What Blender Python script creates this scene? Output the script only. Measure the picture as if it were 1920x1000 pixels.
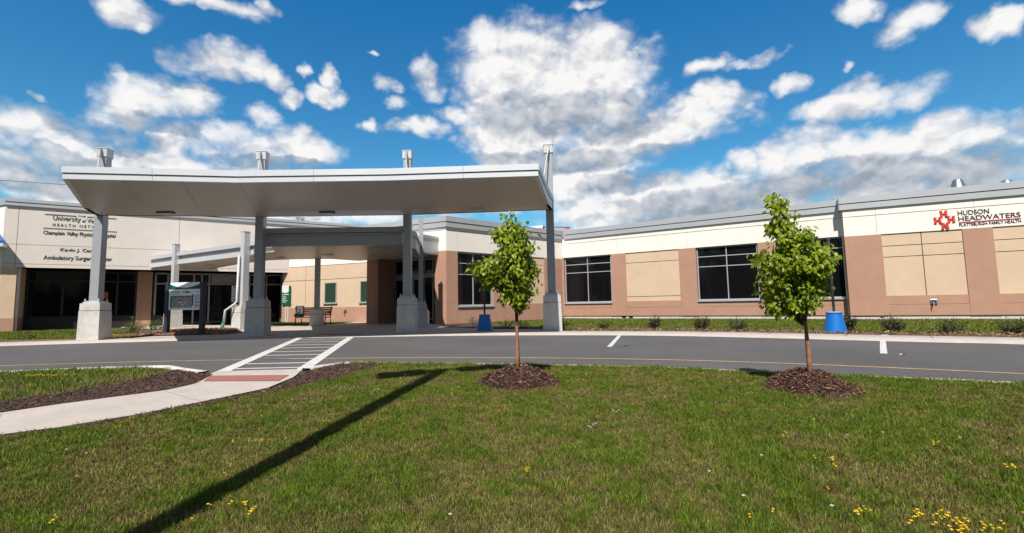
import bpy, bmesh, math, random
import numpy as np
from mathutils import Vector, Matrix
R = math.radians
random.seed(7); rng = np.random.default_rng(7)
for o in list(bpy.data.objects): bpy.data.objects.remove(o)
S = bpy.context.scene
C = S.collection
# ------------------------------------------------------------------ camera
EYE = 0.88
pi_, ro = R(5.1939), R(-1.03264)
cp, sp, cr, sr = math.cos(pi_), math.sin(pi_), math.cos(ro), math.sin(ro)
cam = bpy.data.cameras.new('camera'); co = bpy.data.objects.new('camera', cam); C.objects.link(co)
cx = Vector((cr, -sp*sr, cp*sr)); cy = Vector((-sr, -sp*cr, cp*cr)); cz = -Vector((0, cp, sp))
M4 = Matrix((cx, cy, cz)).transposed().to_4x4(); M4.translation = Vector((0, 0, EYE))
co.matrix_world = M4
cam.sensor_fit = 'HORIZONTAL'; cam.sensor_width = 36; cam.lens = 900*36/1920
cam.shift_y = -(500-489.55)/1920
cam.clip_start = 0.05; cam.clip_end = 5000
S.camera = co
# ------------------------------------------------------------------ view, sun and sky
S.view_settings.view_transform = 'Standard'; S.view_settings.look = 'None'
S.view_settings.exposure = 0.3; S.view_settings.gamma = 1
S.render.engine = 'CYCLES'
S.cycles.max_bounces = 6
SUN_AZ, SUN_EL = R(192), R(51)
sdir = Vector((math.sin(SUN_AZ)*math.cos(SUN_EL), math.cos(SUN_AZ)*math.cos(SUN_EL), math.sin(SUN_EL)))
sl = bpy.data.lights.new('sun', 'SUN'); sl.energy = 5.0; sl.angle = R(0.53); sl.color = (1, 0.94, 0.86)
so = bpy.data.objects.new('sun', sl); C.objects.link(so); so.rotation_euler = sdir.to_track_quat('Z', 'Y').to_euler()

BLOBS = [(0.0656,0.4785,0.1262,0.0664),(0.1679,0.4626,0.112,0.0711),(-0.0048,0.4369,0.1034,0.0491),(0.1203,0.3975,0.1572,0.055),(0.1984,0.3868,0.0826,0.0448),(-0.0206,0.5134,0.0523,0.037),(0.2701,0.4041,0.0235,0.0213),(0.2846,0.478,0.0235,0.0091),(0.3249,0.3385,0.1126,0.0336),(0.4119,0.3697,0.0722,0.0263),(0.25,0.3163,0.1173,0.0367),(0.1505,0.2925,0.1653,0.0379),(0.0502,0.334,0.1246,0.047),(-0.0411,0.3325,0.0739,0.0502),(-0.1872,0.3604,0.0685,0.0173),(-0.0973,0.3867,0.0568,0.0202),(0.1044,0.2468,0.1664,0.0485),(0.245,0.1961,0.1371,0.0404),(0.3146,0.2328,0.0511,0.0331),(0.3989,0.2242,0.0815,0.0341),(0.4667,0.2602,0.0453,0.025),(0.529,0.2648,0.0508,0.0316),(0.5947,0.2623,0.0547,0.0357),(0.661,0.2404,0.0638,0.0359),(0.729,0.2385,0.0507,0.0405),(0.7675,0.2534,0.0296,0.0233),(0.8012,0.2368,0.0331,0.0318),(0.8312,0.2364,0.0259,0.0293),(0.7743,0.1881,0.0871,0.0314),(0.6576,0.1929,0.1136,0.0434),(0.5332,0.1979,0.1256,0.0434),(0.396,0.1686,0.1903,0.0407),(0.6599,0.3222,0.0825,0.0216),(0.6473,0.3508,0.0308,0.0198),(0.7024,0.3234,0.0335,0.016),(0.5495,0.3793,0.0268,0.0174),(0.536,0.369,0.0136,0.0106),(0.4255,0.4322,0.0403,0.0161),(0.5139,0.4296,0.0334,0.0112),(0.4728,0.429,0.0275,0.0088),(0.6563,0.4621,0.0264,0.0183),(0.7252,0.4345,0.0327,0.0221),(0.6996,0.4164,0.0306,0.0198),(0.8301,0.3799,0.0223,0.0193),(0.8421,0.3926,0.0129,0.0135),(0.6275,0.3897,0.0091,0.0082),(-0.5705,0.4175,0.0576,0.0303),(-0.5238,0.4229,0.0478,0.0276),(-0.6223,0.4114,0.0291,0.0245),(-0.6883,0.3279,0.0516,0.0367),(-0.6937,0.3673,0.0151,0.0191),(-0.6315,0.3574,0.0602,0.0285),(-0.7142,0.3015,0.0361,0.0282),(-0.4741,0.4145,0.0293,0.0196),(-0.4456,0.3936,0.0244,0.0165),(-0.383,0.4099,0.0357,0.0149),(-0.3665,0.4445,0.0121,0.0201),(-0.4084,0.4431,0.0117,0.009),(-0.4993,0.3467,0.0301,0.0202),(-0.4244,0.2997,0.0663,0.0349),(-0.5062,0.2851,0.0698,0.0338),(-0.5662,0.3041,0.0571,0.027),(-0.6133,0.2873,0.0383,0.0298),(-0.8095,0.2675,0.0383,0.0269),(-0.7689,0.2613,0.0474,0.0351),(-0.812,0.2136,0.0432,0.0378),(-0.7114,0.2443,0.0722,0.0297),(-0.7652,0.1903,0.077,0.0287),(-0.6193,0.2464,0.068,0.0266),(-0.7936,0.3057,0.0085,0.0097),(-0.2694,0.4413,0.0322,0.0189),(-0.2368,0.4345,0.0218,0.0134),(-0.1759,0.4576,0.0292,0.0363),(-0.1592,0.4295,0.0247,0.0215),(-0.2421,0.405,0.0304,0.0137),(-0.2952,0.3595,0.0168,0.0119),(-0.2913,0.4991,0.0085,0.0054),(-0.6989,0.4689,0.0482,0.0207),(-0.6768,0.455,0.0242,0.0122),(-0.5907,0.5083,0.0649,0.014),(-0.5313,0.5096,0.0523,0.0161),(-0.4776,0.5272,0.0204,0.0195),(0.1727,0.5754,0.0341,0.0086),(-0.3837,0.1829,0.1926,0.0256)]
GRAYS = [(0.1085,0.383,0.1352,0.0324),(0.2191,0.3548,0.0653,0.0252),(0.1616,0.2919,0.143,0.0168),(0.0493,0.2971,0.113,0.0149),(0.3124,0.2947,0.072,0.0142),(0.3677,0.1865,0.1368,0.0226),(0.5083,0.2109,0.0948,0.0172),(0.6284,0.1933,0.0888,0.0178),(0.7265,0.2059,0.0698,0.018),(0.7925,0.2,0.0504,0.02),(0.6003,0.2295,0.0463,0.0126),(-0.7132,0.2812,0.0591,0.013),(-0.7947,0.2013,0.0616,0.017),(-0.723,0.2133,0.0834,0.0165),(-0.6445,0.312,0.044,0.0102),(-0.4611,0.2714,0.0821,0.0097),(-0.5523,0.378,0.0753,0.0087),(-0.7735,0.2367,0.0351,0.0094),(0.247,0.2437,0.085,0.0147),(-0.3344,0.1937,0.1004,0.0104),(0.6977,0.1732,0.1333,0.0169)]
w = bpy.data.worlds.new('World'); S.world = w; w.use_nodes = True
nt = w.node_tree; N = nt.nodes; LK = nt.links; N.clear()
def nn(t, **k):
    n = N.new(t)
    for a, b in k.items(): setattr(n, a, b)
    return n
def mth(op, a, b=None, c=None, clamp=False):
    n = nn('ShaderNodeMath', operation=op, use_clamp=clamp)
    for i, v in enumerate((a, b, c)):
        if v is None: continue
        if isinstance(v, (int, float)): n.inputs[i].default_value = v
        else: LK.new(v, n.inputs[i])
    return n.outputs[0]
def vm(op, a, b=None, c=None):
    n = nn('ShaderNodeVectorMath', operation=op)
    for i, v in enumerate((a, b, c)):
        if v is None: continue
        if isinstance(v, tuple): n.inputs[i].default_value = v
        else: LK.new(v, n.inputs[i])
    return n.outputs['Value'] if op == 'DOT_PRODUCT' else n.outputs[0]
BC, BK, BG = 0.35, 3.2, 1.7
def build_world():
    tc = nn('ShaderNodeTexCoord'); D = tc.outputs['Generated']
    sep = nn('ShaderNodeSeparateXYZ'); LK.new(D, sep.inputs[0])
    az = mth('ARCTAN2', sep.outputs[0], sep.outputs[1]); el = mth('ARCSINE', sep.outputs[2])
    uv = nn('ShaderNodeCombineXYZ'); LK.new(az, uv.inputs[0]); LK.new(el, uv.inputs[1])
    def noise(vec, scale, detail, rough, lac=2.0, dist=0.0):
        n = nn('ShaderNodeTexNoise'); LK.new(vec, n.inputs['Vector'])
        n.inputs['Scale'].default_value = scale; n.inputs['Detail'].default_value = detail
        n.inputs['Roughness'].default_value = rough; n.inputs['Distortion'].default_value = dist
        return n
    wn = noise(D, 9, 3, 0.55)
    wv = vm('MULTIPLY_ADD', wn.outputs['Color'], (0.10, 0.07, 0), (-0.05, -0.035, 0))
    wn2 = noise(D, 34, 3, 0.6)
    wv2 = vm('MULTIPLY_ADD', wn2.outputs['Color'], (0.028, 0.024, 0), (-0.014, -0.012, 0))
    P = vm('ADD', vm('ADD', uv.outputs[0], wv), wv2)
    F = None
    for (a, e, ra, re) in BLOBS:
        q = vm('MULTIPLY_ADD', P, (1/(ra*1.12), 1/(re*1.12), 0), (-a/(ra*1.12), -e/(re*1.12), 0))
        f = mth('SUBTRACT', 0.55+min(.55, ra*5.0), vm('DOT_PRODUCT', q, q))
        F = f if F is None else mth('SMOOTH_MAX', F, f, 0.35)
    # dim grey clouds added outside the view to lower and neutralise the ambient light
    far = noise(D, 3.2, 4, 0.55)
    aa = mth('ABSOLUTE', az)
    side = mth('MAXIMUM', mth('MULTIPLY', mth('SUBTRACT', aa, 0.86), 8.0, clamp=True), mth('MULTIPLY', mth('SUBTRACT', el, 0.64), 8.0, clamp=True))
    ff = mth('MULTIPLY', mth('SUBTRACT', far.outputs[0], 0.44), 9.0)
    ff = mth('SUBTRACT', mth('MULTIPLY', mth('ADD', ff, 2.0), side), 2.0)
    F = mth('MAXIMUM', F, ff)
    G = None
    for (a, e, ra, re) in GRAYS:
        q = vm('MULTIPLY_ADD', P, (1/(ra*1.3), 1/(re*1.35), 0), (-a/(ra*1.3), -e/(re*1.35), 0))
        f = mth('SUBTRACT', 1.0, vm('DOT_PRODUCT', q, q))
        G = f if G is None else mth('SMOOTH_MAX', G, f, 0.5)
    D2 = vm('MULTIPLY', D, (1, 1, 1.35))
    fb = noise(D2, 7, 10, 0.62)
    wob = vm('ADD', D2, vm('MULTIPLY_ADD', noise(D2, 16, 4, 0.6).outputs['Color'], (0.05, 0.05, 0.05), (-0.025, -0.025, -0.025)))
    def billow(vec, sc):
        v = nn('ShaderNodeTexVoronoi', feature='F1', normalize=True); LK.new(vec, v.inputs['Vector']); v.inputs['Scale'].default_value = sc
        v.inputs['Detail'].default_value = 2.0; v.inputs['Roughness'].default_value = 0.55; v.inputs['Lacunarity'].default_value = 2.3
        return v.outputs['Distance']
    b1 = billow(wob, 11); b2 = billow(vm('ADD', wob, (-0.008, 0.0, 0.024)), 11)
    sh1 = noise(D2, 10, 6, 0.55); sh2 = noise(vm('ADD', D2, (-0.014, 0.0, 0.034)), 10, 6, 0.55)
    dens = mth('ADD', mth('ADD', F, mth('MULTIPLY', mth('SUBTRACT', fb.outputs[0], 0.5), 2.6)), mth('MULTIPLY', mth('SUBTRACT', BC, b1), BK))
    mr = nn('ShaderNodeMapRange', interpolation_type='SMOOTHSTEP'); LK.new(dens, mr.inputs[0])
    mr.inputs[1].default_value = -0.50; mr.inputs[2].default_value = 1.20
    mask = mr.outputs[0]
    # light on the puffs: density gradient towards the light plus grey undersides
    grad = mth('ADD', mth('MULTIPLY', mth('SUBTRACT', b2, b1), BG), mth('MULTIPLY', mth('SUBTRACT', sh1.outputs[0], sh2.outputs[0]), 0.9))
    gg = mth('MINIMUM', mth('MULTIPLY', mth('ADD', G, 0.45), 0.62, clamp=True), 0.46)
    wisp = mth('SUBTRACT', 1.0, mth('MULTIPLY', mth('ADD', dens, 0.1), 0.9, clamp=True))
    br = mth('SUBTRACT', mth('ADD', 0.98, grad), gg)
    br = mth('SUBTRACT', br, mth('MULTIPLY', wisp, 0.16), clamp=True)
    ramp = nn('ShaderNodeValToRGB'); LK.new(br, ramp.inputs[0])
    cr_ = ramp.color_ramp; cr_.elements[0].position = 0.0; cr_.elements[0].color = (0.22, 0.28, 0.36, 1)
    cr_.elements[1].position = 1.0; cr_.elements[1].color = (0.97, 0.96, 0.95, 1)
    e = cr_.elements.new(0.35); e.color = (0.36, 0.42, 0.50, 1)
    e = cr_.elements.new(0.72); e.color = (0.66, 0.68, 0.72, 1)
    sky = nn('ShaderNodeTexSky', sky_type='NISHITA', sun_disc=False)
    sky.sun_elevation = SUN_EL; sky.sun_rotation = SUN_AZ; sky.air_density = 1.0; sky.dust_density = 0.25; sky.ozone_density = 2.0
    hs = nn('ShaderNodeHueSaturation'); hs.inputs['Saturation'].default_value = 1.15; hs.inputs['Value'].default_value = SKYV
    LK.new(sky.outputs[0], hs.inputs['Color'])
    hz = mth('MULTIPLY', mth('SUBTRACT', 0.58, el), 2.1, clamp=True)
    tn = nn('ShaderNodeMix', data_type='RGBA'); LK.new(hz, tn.inputs['Factor']); tn.inputs['A'].default_value = (0.22, 0.98, 1.22, 1); tn.inputs['B'].default_value = (0.62, 1.03, 1.02, 1)
    tint = vm('MULTIPLY', hs.outputs[0], tn.outputs['Result'])
    dim = nn('ShaderNodeMix', data_type='RGBA'); LK.new(side, dim.inputs['Factor']); LK.new(ramp.outputs[0], dim.inputs['A']); dim.inputs['B'].default_value = (0.20, 0.185, 0.165, 1)
    cl = vm('SCALE', dim.outputs['Result']); LK.new(dim.outputs['Result'], cl.node.inputs[0]); cl.node.inputs['Scale'].default_value = 0.80/0.10
    mx = nn('ShaderNodeMix', data_type='RGBA'); LK.new(mask, mx.inputs['Factor']); LK.new(tint, mx.inputs['A']); LK.new(cl, mx.inputs['B'])
    bg = nn('ShaderNodeBackground'); bg.inputs['Strength'].default_value = 0.10
    LK.new(mx.outputs['Result'], bg.inputs['Color'])
    out = nn('ShaderNodeOutputWorld'); LK.new(bg.outputs[0], out.inputs[0])
SKYV = 1.0
build_world()
w.cycles.sampling_method = 'MANUAL'; w.cycles.sample_map_resolution = 512

# ------------------------------------------------------------------ materials
def mat(name, col, rough=0.6, metal=0.0, spec=0.5, var=0.0, vscale=6.0, bump=0.0, bscale=60.0, var2=0.0, v2scale=0.6, aniso=None, transl=0.0, attr=None, stain=None):
    m = bpy.data.materials.new(name); m.use_nodes = True
    t = m.node_tree; n = t.nodes; l = t.links; b = n['Principled BSDF']
    b.inputs['Roughness'].default_value = rough; b.inputs['Metallic'].default_value = metal
    b.inputs['Specular IOR Level'].default_value = spec
    b.inputs['Base Color'].default_value = (*col, 1)
    g = n.new('ShaderNodeNewGeometry')
    src = None
    if attr:
        a = n.new('ShaderNodeAttribute'); a.attribute_name = attr; src = a.outputs['Color']
    def noise(scale, det=5, rough_=0.6, vec=None):
        x = n.new('ShaderNodeTexNoise'); x.inputs['Scale'].default_value = scale; x.inputs['Detail'].default_value = det; x.inputs['Roughness'].default_value = rough_
        l.new(vec or g.outputs['Position'], x.inputs['Vector']); return x.outputs[0]
    def modul(src, nz, amt):
        mr = n.new('ShaderNodeMapRange'); l.new(nz, mr.inputs[0]); mr.inputs[1].default_value = 0.3; mr.inputs[2].default_value = 0.7
        mr.inputs[3].default_value = 1-amt; mr.inputs[4].default_value = 1+amt*0.7
        v = n.new('ShaderNodeVectorMath'); v.operation = 'SCALE'; l.new(mr.outputs[0], v.inputs['Scale'])
        if src is None: v.inputs[0].default_value = col
        else: l.new(src, v.inputs[0])
        return v.outputs[0]
    if var: src = modul(src, noise(vscale), var)
    if var2: src = modul(src, noise(v2scale, 4, 0.55), var2)
    if stain:   # streaks running down, dirt: (colour, scale, threshold)
        mp = n.new('ShaderNodeMapping'); mp.inputs['Scale'].default_value = (1, 1, 0.12); l.new(g.outputs['Position'], mp.inputs[0])
        nz = noise(stain[1], 5, 0.65, mp.outputs[0])
        mr = n.new('ShaderNodeMapRange'); l.new(nz, mr.inputs[0]); mr.inputs[1].default_value = stain[2]; mr.inputs[2].default_value = stain[2]+0.16
        mx = n.new('ShaderNodeMix'); mx.data_type = 'RGBA'; l.new(mr.outputs[0], mx.inputs['Factor'])
        if src is None: mx.inputs['A'].default_value = (*col, 1)
        else: l.new(src, mx.inputs['A'])
        mx.inputs['B'].default_value = (*stain[0], 1); src = mx.outputs['Result']
    if src is not None: l.new(src, b.inputs['Base Color'])
    if bump:
        bp = n.new('ShaderNodeBump'); bp.inputs['Strength'].default_value = bump; bp.inputs['Distance'].default_value = 0.01
        l.new(noise(bscale, 4), bp.inputs['Height']); l.new(bp.outputs[0], b.inputs['Normal'])
    if transl:
        tr = n.new('ShaderNodeBsdfTranslucent'); ms = n.new('ShaderNodeMixShader'); ms.inputs[0].default_value = transl
        if src is not None: l.new(src, tr.inputs[0])
        else: tr.inputs[0].default_value = (*col, 1)
        l.new(b.outputs[0], ms.inputs[1]); l.new(tr.outputs[0], ms.inputs[2]); l.new(ms.outputs[0], n['Material Output'].inputs[0])
    return m
M = dict(
 white=mat('cream_stucco', (.84, .785, .725), .85, var=.04, vscale=1.5, bump=.25, bscale=90, var2=.03),
 brown=mat('brown_stucco', (.43, .245, .172), .85, var=.07, vscale=2.5, bump=.3, bscale=90, var2=.05, v2scale=.4),
 beige=mat('tan_stucco', (.62, .465, .325), .85, var=.05, vscale=2.0, bump=.3, bscale=90, var2=.04),
 joint=mat('pale_joint', (.30, .26, .235), .8),
 dark=mat('dark_joint', (.03, .028, .026), .8),
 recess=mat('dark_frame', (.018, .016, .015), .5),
 fascia=mat('grey_metal_fascia', (.50, .51, .53), .42, metal=.35, var=.04, vscale=.8),
 cfascia=mat('pale_metal_fascia', (.66, .67, .70), .42, metal=.3, var=.05, vscale=.7),
 pale=mat('pale_stucco', (.68, .615, .565), .85, var=.04, vscale=1.5, bump=.25, bscale=90, var2=.03),
 soffit=mat('soffit_panel', (.50, .44, .39), .38, spec=.5, var=.04, vscale=.7),
 seam=mat('soffit_seam_strip', (.41, .36, .325), .6),  # seam strips slightly darker than the soffit panels
 steel=mat('grey_painted_steel', (.33, .345, .37), .42, metal=.1, var=.05, vscale=3, bump=.05),
 steel2=mat('light_grey_painted_steel', (.52, .53, .55), .42, metal=.1, var=.05, vscale=3),
 galv=mat('galvanised_metal', (.55, .56, .58), .28, metal=.9, var=.1, vscale=5),
 conc=mat('pedestal_concrete', (.54, .52, .49), .85, var=.12, vscale=7, bump=.5, bscale=45, var2=.12, v2scale=2, stain=((.68, .67, .66), 5.0, .58)),
 pave=mat('pavement_concrete', (.46, .41, .37), .88, var=.10, vscale=4, bump=.4, bscale=80, var2=.10, v2scale=.7),
 kerb=mat('kerb_concrete', (.58, .55, .51), .88, var=.15, vscale=9, bump=.4, bscale=60),
 road=mat('asphalt', (.110, .105, .109), .9, var=.22, vscale=55, bump=.8, bscale=110, var2=.16, v2scale=.45, spec=.3),
 paint=mat('white_road_paint', (.60, .59, .58), .75, var=.25, vscale=18, bump=.3, bscale=100, var2=.1, v2scale=3),
 yellow=mat('faded_yellow_paint', (.50, .33, .16), .8, var=.3, vscale=14),
 red=mat('red_tactile_paving', (.31, .12, .10), .8, var=.15, vscale=20, bump=.4, bscale=60),
 soil=mat('turf_soil', (.075, .078, .035), .95, var=.4, vscale=14, bump=.8, bscale=60, var2=.3, v2scale=2.2),
 mulch=mat('bark_mulch', (.055, .028, .019), .95, var=.5, vscale=28, bump=1.0, bscale=50),
 mulch2=mat('sunbleached_mulch', (.20, .12, .075), .95, var=.5, vscale=28, bump=1.0, bscale=50),
 chip=mat('mulch_chips', (.1, .05, .03), .9, attr='Col'),
 grass=mat('grass_blades', (.1, .15, .03), .6, spec=.25, attr='Col', transl=.25),
 glass=mat('dark_window_glass', (.006, .006, .007), .04, spec=.28),
 glass2=mat('dark_green_glass', (.03, .055, .035), .06, spec=.5),
 frame=mat('aluminium_window_frame', (.42, .44, .48), .4, metal=.2),
 dframe=mat('grey_door_frame', (.30, .30, .31), .4, metal=.3),
 bark=mat('young_tree_bark', (.33, .15, .085), .75, var=.35, vscale=22, bump=.5, bscale=50),
 twig=mat('dark_twig', (.09, .055, .04), .8),
 leaf=mat('tree_leaf', (.10, .19, .02), .38, spec=.45, attr='Col', transl=.42),
 shrubleaf=mat('shrub_leaf', (.09, .14, .03), .5, attr='Col', transl=.2),
 blue=mat('blue_plastic', (.006, .15, .50), .38, spec=.5, var=.05, vscale=6, bump=.15, bscale=12),
 blueroof=mat('blue_metal_roof', (.01, .12, .38), .4),
 bluerim=mat('pale_rim', (.6, .68, .75), .5),
 pole=mat('dark_green_pole', (.035, .05, .045), .4),
 green=mat('sign_green', (.0, .10, .05), .5),
 textgreen=mat('lettering_dark_green', (.004, .055, .032), .5),
 textdark=mat('lettering_charcoal', (.035, .033, .04), .5),
 textplum=mat('lettering_plum', (.035, .012, .022), .5),
 textred=mat('emblem_red', (.70, .035, .02), .5),
 signwhite=mat('sign_white', (.72, .74, .76), .5),
 signblue=mat('sign_pale_blue', (.80, .84, .88), .4),
 signnavy=mat('sign_post_navy', (.025, .032, .055), .45),
 mapgrey=mat('map_grey', (.27, .27, .28), .5, var=.25, vscale=9),
 wood=mat('bench_dark_slats', (.035, .014, .012), .5),
 iron=mat('bench_black_iron', (.015, .015, .016), .5),
 flower=mat('yellow_petals', (.85, .58, .01), .6, transl=.2),
 clover=mat('white_clover_petals', (.62, .58, .55), .7, transl=.2),
 orange=mat('orange_paper', (.42, .13, .02), .7),
 lamp=mat('lamp_diffuser', (.62, .60, .56), .5),
 black=mat('black_plastic', (.012, .012, .013), .5),
 pipegreen=mat('drain_green', (.02, .2, .16), .5),
)
# ------------------------------------------------------------------ mesh helpers
class MB:
    def __init__(s): s.v = []; s.f = []; s.m = []
    def add(s, vs, fs, mi=0):
        b = len(s.v); s.v += [tuple(v) for v in vs]; s.f += [tuple(b+i for i in f) for f in fs]; s.m += [mi]*len(fs)
    def hexa(s, p, mi=0):   # 8 points: bottom 4 ccw, top 4 ccw
        s.add(p, [(3, 2, 1, 0), (4, 5, 6, 7), (0, 1, 5, 4), (1, 2, 6, 5), (2, 3, 7, 6), (3, 0, 4, 7)], mi)
    def box(s, c, d, rz=0.0, mi=0, top=1.0):
        x, y, z = c; a, b, h = d[0]/2, d[1]/2, d[2]; ca, sa = math.cos(rz), math.sin(rz); p = []
        for k, q in ((0, 1.0), (1, top)):
            for i, j in ((-1, -1), (1, -1), (1, 1), (-1, 1)):
                u, v = i*a*q, j*b*q; p.append((x+u*ca-v*sa, y+u*sa+v*ca, z+k*h))
        s.hexa(p, mi)
    def prism(s, poly, z0, z1, mi=0):
        n = len(poly); zf = lambda z, i: z[i] if isinstance(z, (list, tuple)) else z
        A = sum(poly[i][0]*poly[(i+1) % n][1]-poly[(i+1) % n][0]*poly[i][1] for i in range(n))
        if A < 0:
            poly = poly[::-1]
            if isinstance(z0, (list, tuple)): z0 = z0[::-1]
            if isinstance(z1, (list, tuple)): z1 = z1[::-1]
        vs = [(p[0], p[1], zf(z0, i)) for i, p in enumerate(poly)]+[(p[0], p[1], zf(z1, i)) for i, p in enumerate(poly)]
        s.add(vs, [tuple(range(n-1, -1, -1)), tuple(range(n, 2*n))]+[(i, (i+1) % n, n+(i+1) % n, n+i) for i in range(n)], mi)
    def tube(s, path, r, seg=8, mi=0):
        path = [Vector(p) for p in path]; n = len(path); rr = r if isinstance(r, (list, tuple)) else [r]*n
        vs = []; fs = []
        for i, p in enumerate(path):
            t = (path[min(i+1, n-1)]-path[max(i-1, 0)]).normalized()
            a = t.cross(Vector((0, 0, 1)));
            if a.length < 1e-3: a = Vector((1, 0, 0))
            a.normalize(); b = t.cross(a)
            for k in range(seg):
                q = 2*math.pi*k/seg; vs.append(p+a*(math.cos(q)*rr[i])+b*(math.sin(q)*rr[i]))
        for i in range(n-1):
            for k in range(seg):
                k2 = (k+1) % seg; fs.append((i*seg+k, i*seg+k2, (i+1)*seg+k2, (i+1)*seg+k))
        fs.append(tuple(range(seg-1, -1, -1))); fs.append(tuple((n-1)*seg+k for k in range(seg)))
        s.add(vs, fs, mi)
    def lathe(s, c, prof, seg=32, mi=0):
        vs = []; fs = []; n = len(prof)
        for r, z in prof:
            for k in range(seg):
                q = 2*math.pi*k/seg; vs.append((c[0]+math.cos(q)*r, c[1]+math.sin(q)*r, c[2]+z))
        for i in range(n-1):
            for k in range(seg):
                k2 = (k+1) % seg; fs.append((i*seg+k, i*seg+k2, (i+1)*seg+k2, (i+1)*seg+k))
        fs.append(tuple((n-1)*seg+k for k in range(seg))); fs.append(tuple(range(seg-1, -1, -1)))
        s.add(vs, fs, mi)
    def build(s, name, mats, parent=None, bevel=0.0, smooth=False):
        me = bpy.data.meshes.new(name); me.from_pydata(s.v, [], s.f); me.update()
        for m in (mats if isinstance(mats, (list, tuple)) else [mats]): me.materials.append(M[m])
        me.polygons.foreach_set('material_index', s.m)
        if smooth: me.polygons.foreach_set('use_smooth', [True]*len(s.f))
        o = bpy.data.objects.new(name, me); C.objects.link(o)
        if parent is not None:
            o.parent = parent; o.matrix_parent_inverse = parent.matrix_world.inverted()
        if bevel:
            b = o.modifiers.new('bevel', 'BEVEL'); b.width = bevel; b.segments = 2; b.limit_method = 'ANGLE'
        return o
def tag(o, label=None, cat=None, group=None, kind=None):
    if label: o['label'] = label
    if cat: o['category'] = cat
    if group: o['group'] = group
    if kind: o['kind'] = kind
    return o
def empty(name, loc, label, cat, group=None, rz=0.0):
    o = bpy.data.objects.new(name, None); C.objects.link(o); o.location = loc; o.rotation_euler = (0, 0, rz)
    o.matrix_world = Matrix.Translation(Vector(loc)) @ Matrix.Rotation(rz, 4, 'Z')
    return tag(o, label, cat, group)
def copy_tree(o, parent=None):
    c = o.copy(); C.objects.link(c)
    if parent is not None: c.parent = parent
    for ch in [x for x in bpy.data.objects if x.parent == o]: copy_tree(ch, c)
    return c
class Wall:   # a vertical plane: s along it, n out of it towards the viewer, z up
    def __init__(w, p0, az):
        a = R(az); w.p = Vector((p0[0], p0[1])); w.u = Vector((math.sin(a), math.cos(a)))
        n = Vector((w.u.y, -w.u.x)); w.n = n if n.dot(-w.p) > 0 else -n
        w.ang = math.atan2(w.u.y, w.u.x)
    def P(w, s, n, z): q = w.p+w.u*s+w.n*n; return (q.x, q.y, z)
    def box(w, mb, s0, s1, n0, n1, z0, z1, mi=0):
        p = [w.P(s0, n0, z0), w.P(s1, n0, z0), w.P(s1, n1, z0), w.P(s0, n1, z0), w.P(s0, n0, z1), w.P(s1, n0, z1), w.P(s1, n1, z1), w.P(s0, n1, z1)]
        if w.u.x*w.n.y-w.u.y*w.n.x < 0: p = [p[3], p[2], p[1], p[0], p[7], p[6], p[5], p[4]]
        mb.hexa(p, mi)
    def one(w, name, m, parent, *b, bevel=0):
        mb = MB()
        for q in b: w.box(mb, *q)
        return mb.build(name, m, parent, bevel)
def text(w, s0, s1, z0, z1, txt, m, parent, name='lettering', depth=.012, n0=.006, bold=0.0, fit=True, shear=0.0, caph=None):
    cu = bpy.data.curves.new('t', 'FONT'); cu.body = txt; cu.size = 1; cu.extrude = .5; cu.offset = bold; cu.shear = shear
    cu.resolution_u = 4
    o = bpy.data.objects.new('t', cu); C.objects.link(o); bpy.context.view_layer.update()
    me = bpy.data.meshes.new_from_object(o.evaluated_get(bpy.context.evaluated_depsgraph_get()))
    bpy.data.objects.remove(o); bpy.data.curves.remove(cu)
    co = np.empty(len(me.vertices)*3); me.vertices.foreach_get('co', co); co = co.reshape(-1, 3)
    mn, mx = co.min(0), co.max(0)
    sx = (s1-s0)/(mx[0]-mn[0]); sz = (z1-z0)/(mx[1]-mn[1])
    flip = w.u.x*w.n.y-w.u.y*w.n.x > 0     # then u runs right to left for the viewer
    a = (co[:, 0]-mn[0])*sx
    s = (s1-a) if flip else (s0+a)
    z = z0+(co[:, 1]-mn[1])*sz; n = n0+(co[:, 2]+.5)*depth
    q = np.array([w.p.x, w.p.y])+np.outer(s, [w.u.x, w.u.y])+np.outer(n, [w.n.x, w.n.y])
    out = np.column_stack([q, z]).astype(np.float32)
    me.vertices.foreach_set('co', out.ravel()); me.update(); me.name = name
    me.materials.clear(); me.materials.append(M[m])
    ob = bpy.data.objects.new(name, me); C.objects.link(ob)
    if parent is not None: ob.parent = parent; ob.matrix_parent_inverse = parent.matrix_world.inverted()
    return ob
def npmesh(name, V, F, m, col=None, smooth=False, parent=None):
    V = np.asarray(V, np.float32); F = np.asarray(F, np.int32); k = F.shape[1]
    me = bpy.data.meshes.new(name); me.vertices.add(len(V)); me.vertices.foreach_set('co', V.ravel())
    me.loops.add(F.size); me.loops.foreach_set('vertex_index', F.ravel())
    me.polygons.add(len(F)); me.polygons.foreach_set('loop_start', np.arange(0, F.size, k, dtype=np.int32))
    if smooth: me.polygons.foreach_set('use_smooth', np.ones(len(F), bool))
    me.update(calc_edges=True)
    if col is not None:
        a = me.color_attributes.new('Col', 'FLOAT_COLOR', 'POINT')
        a.data.foreach_set('color', np.column_stack([col, np.ones(len(col))]).astype(np.float32).ravel())
    me.materials.append(M[m]); o = bpy.data.objects.new(name, me); C.objects.link(o)
    if parent is not None: o.parent = parent; o.matrix_parent_inverse = parent.matrix_world.inverted()
    return o
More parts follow.
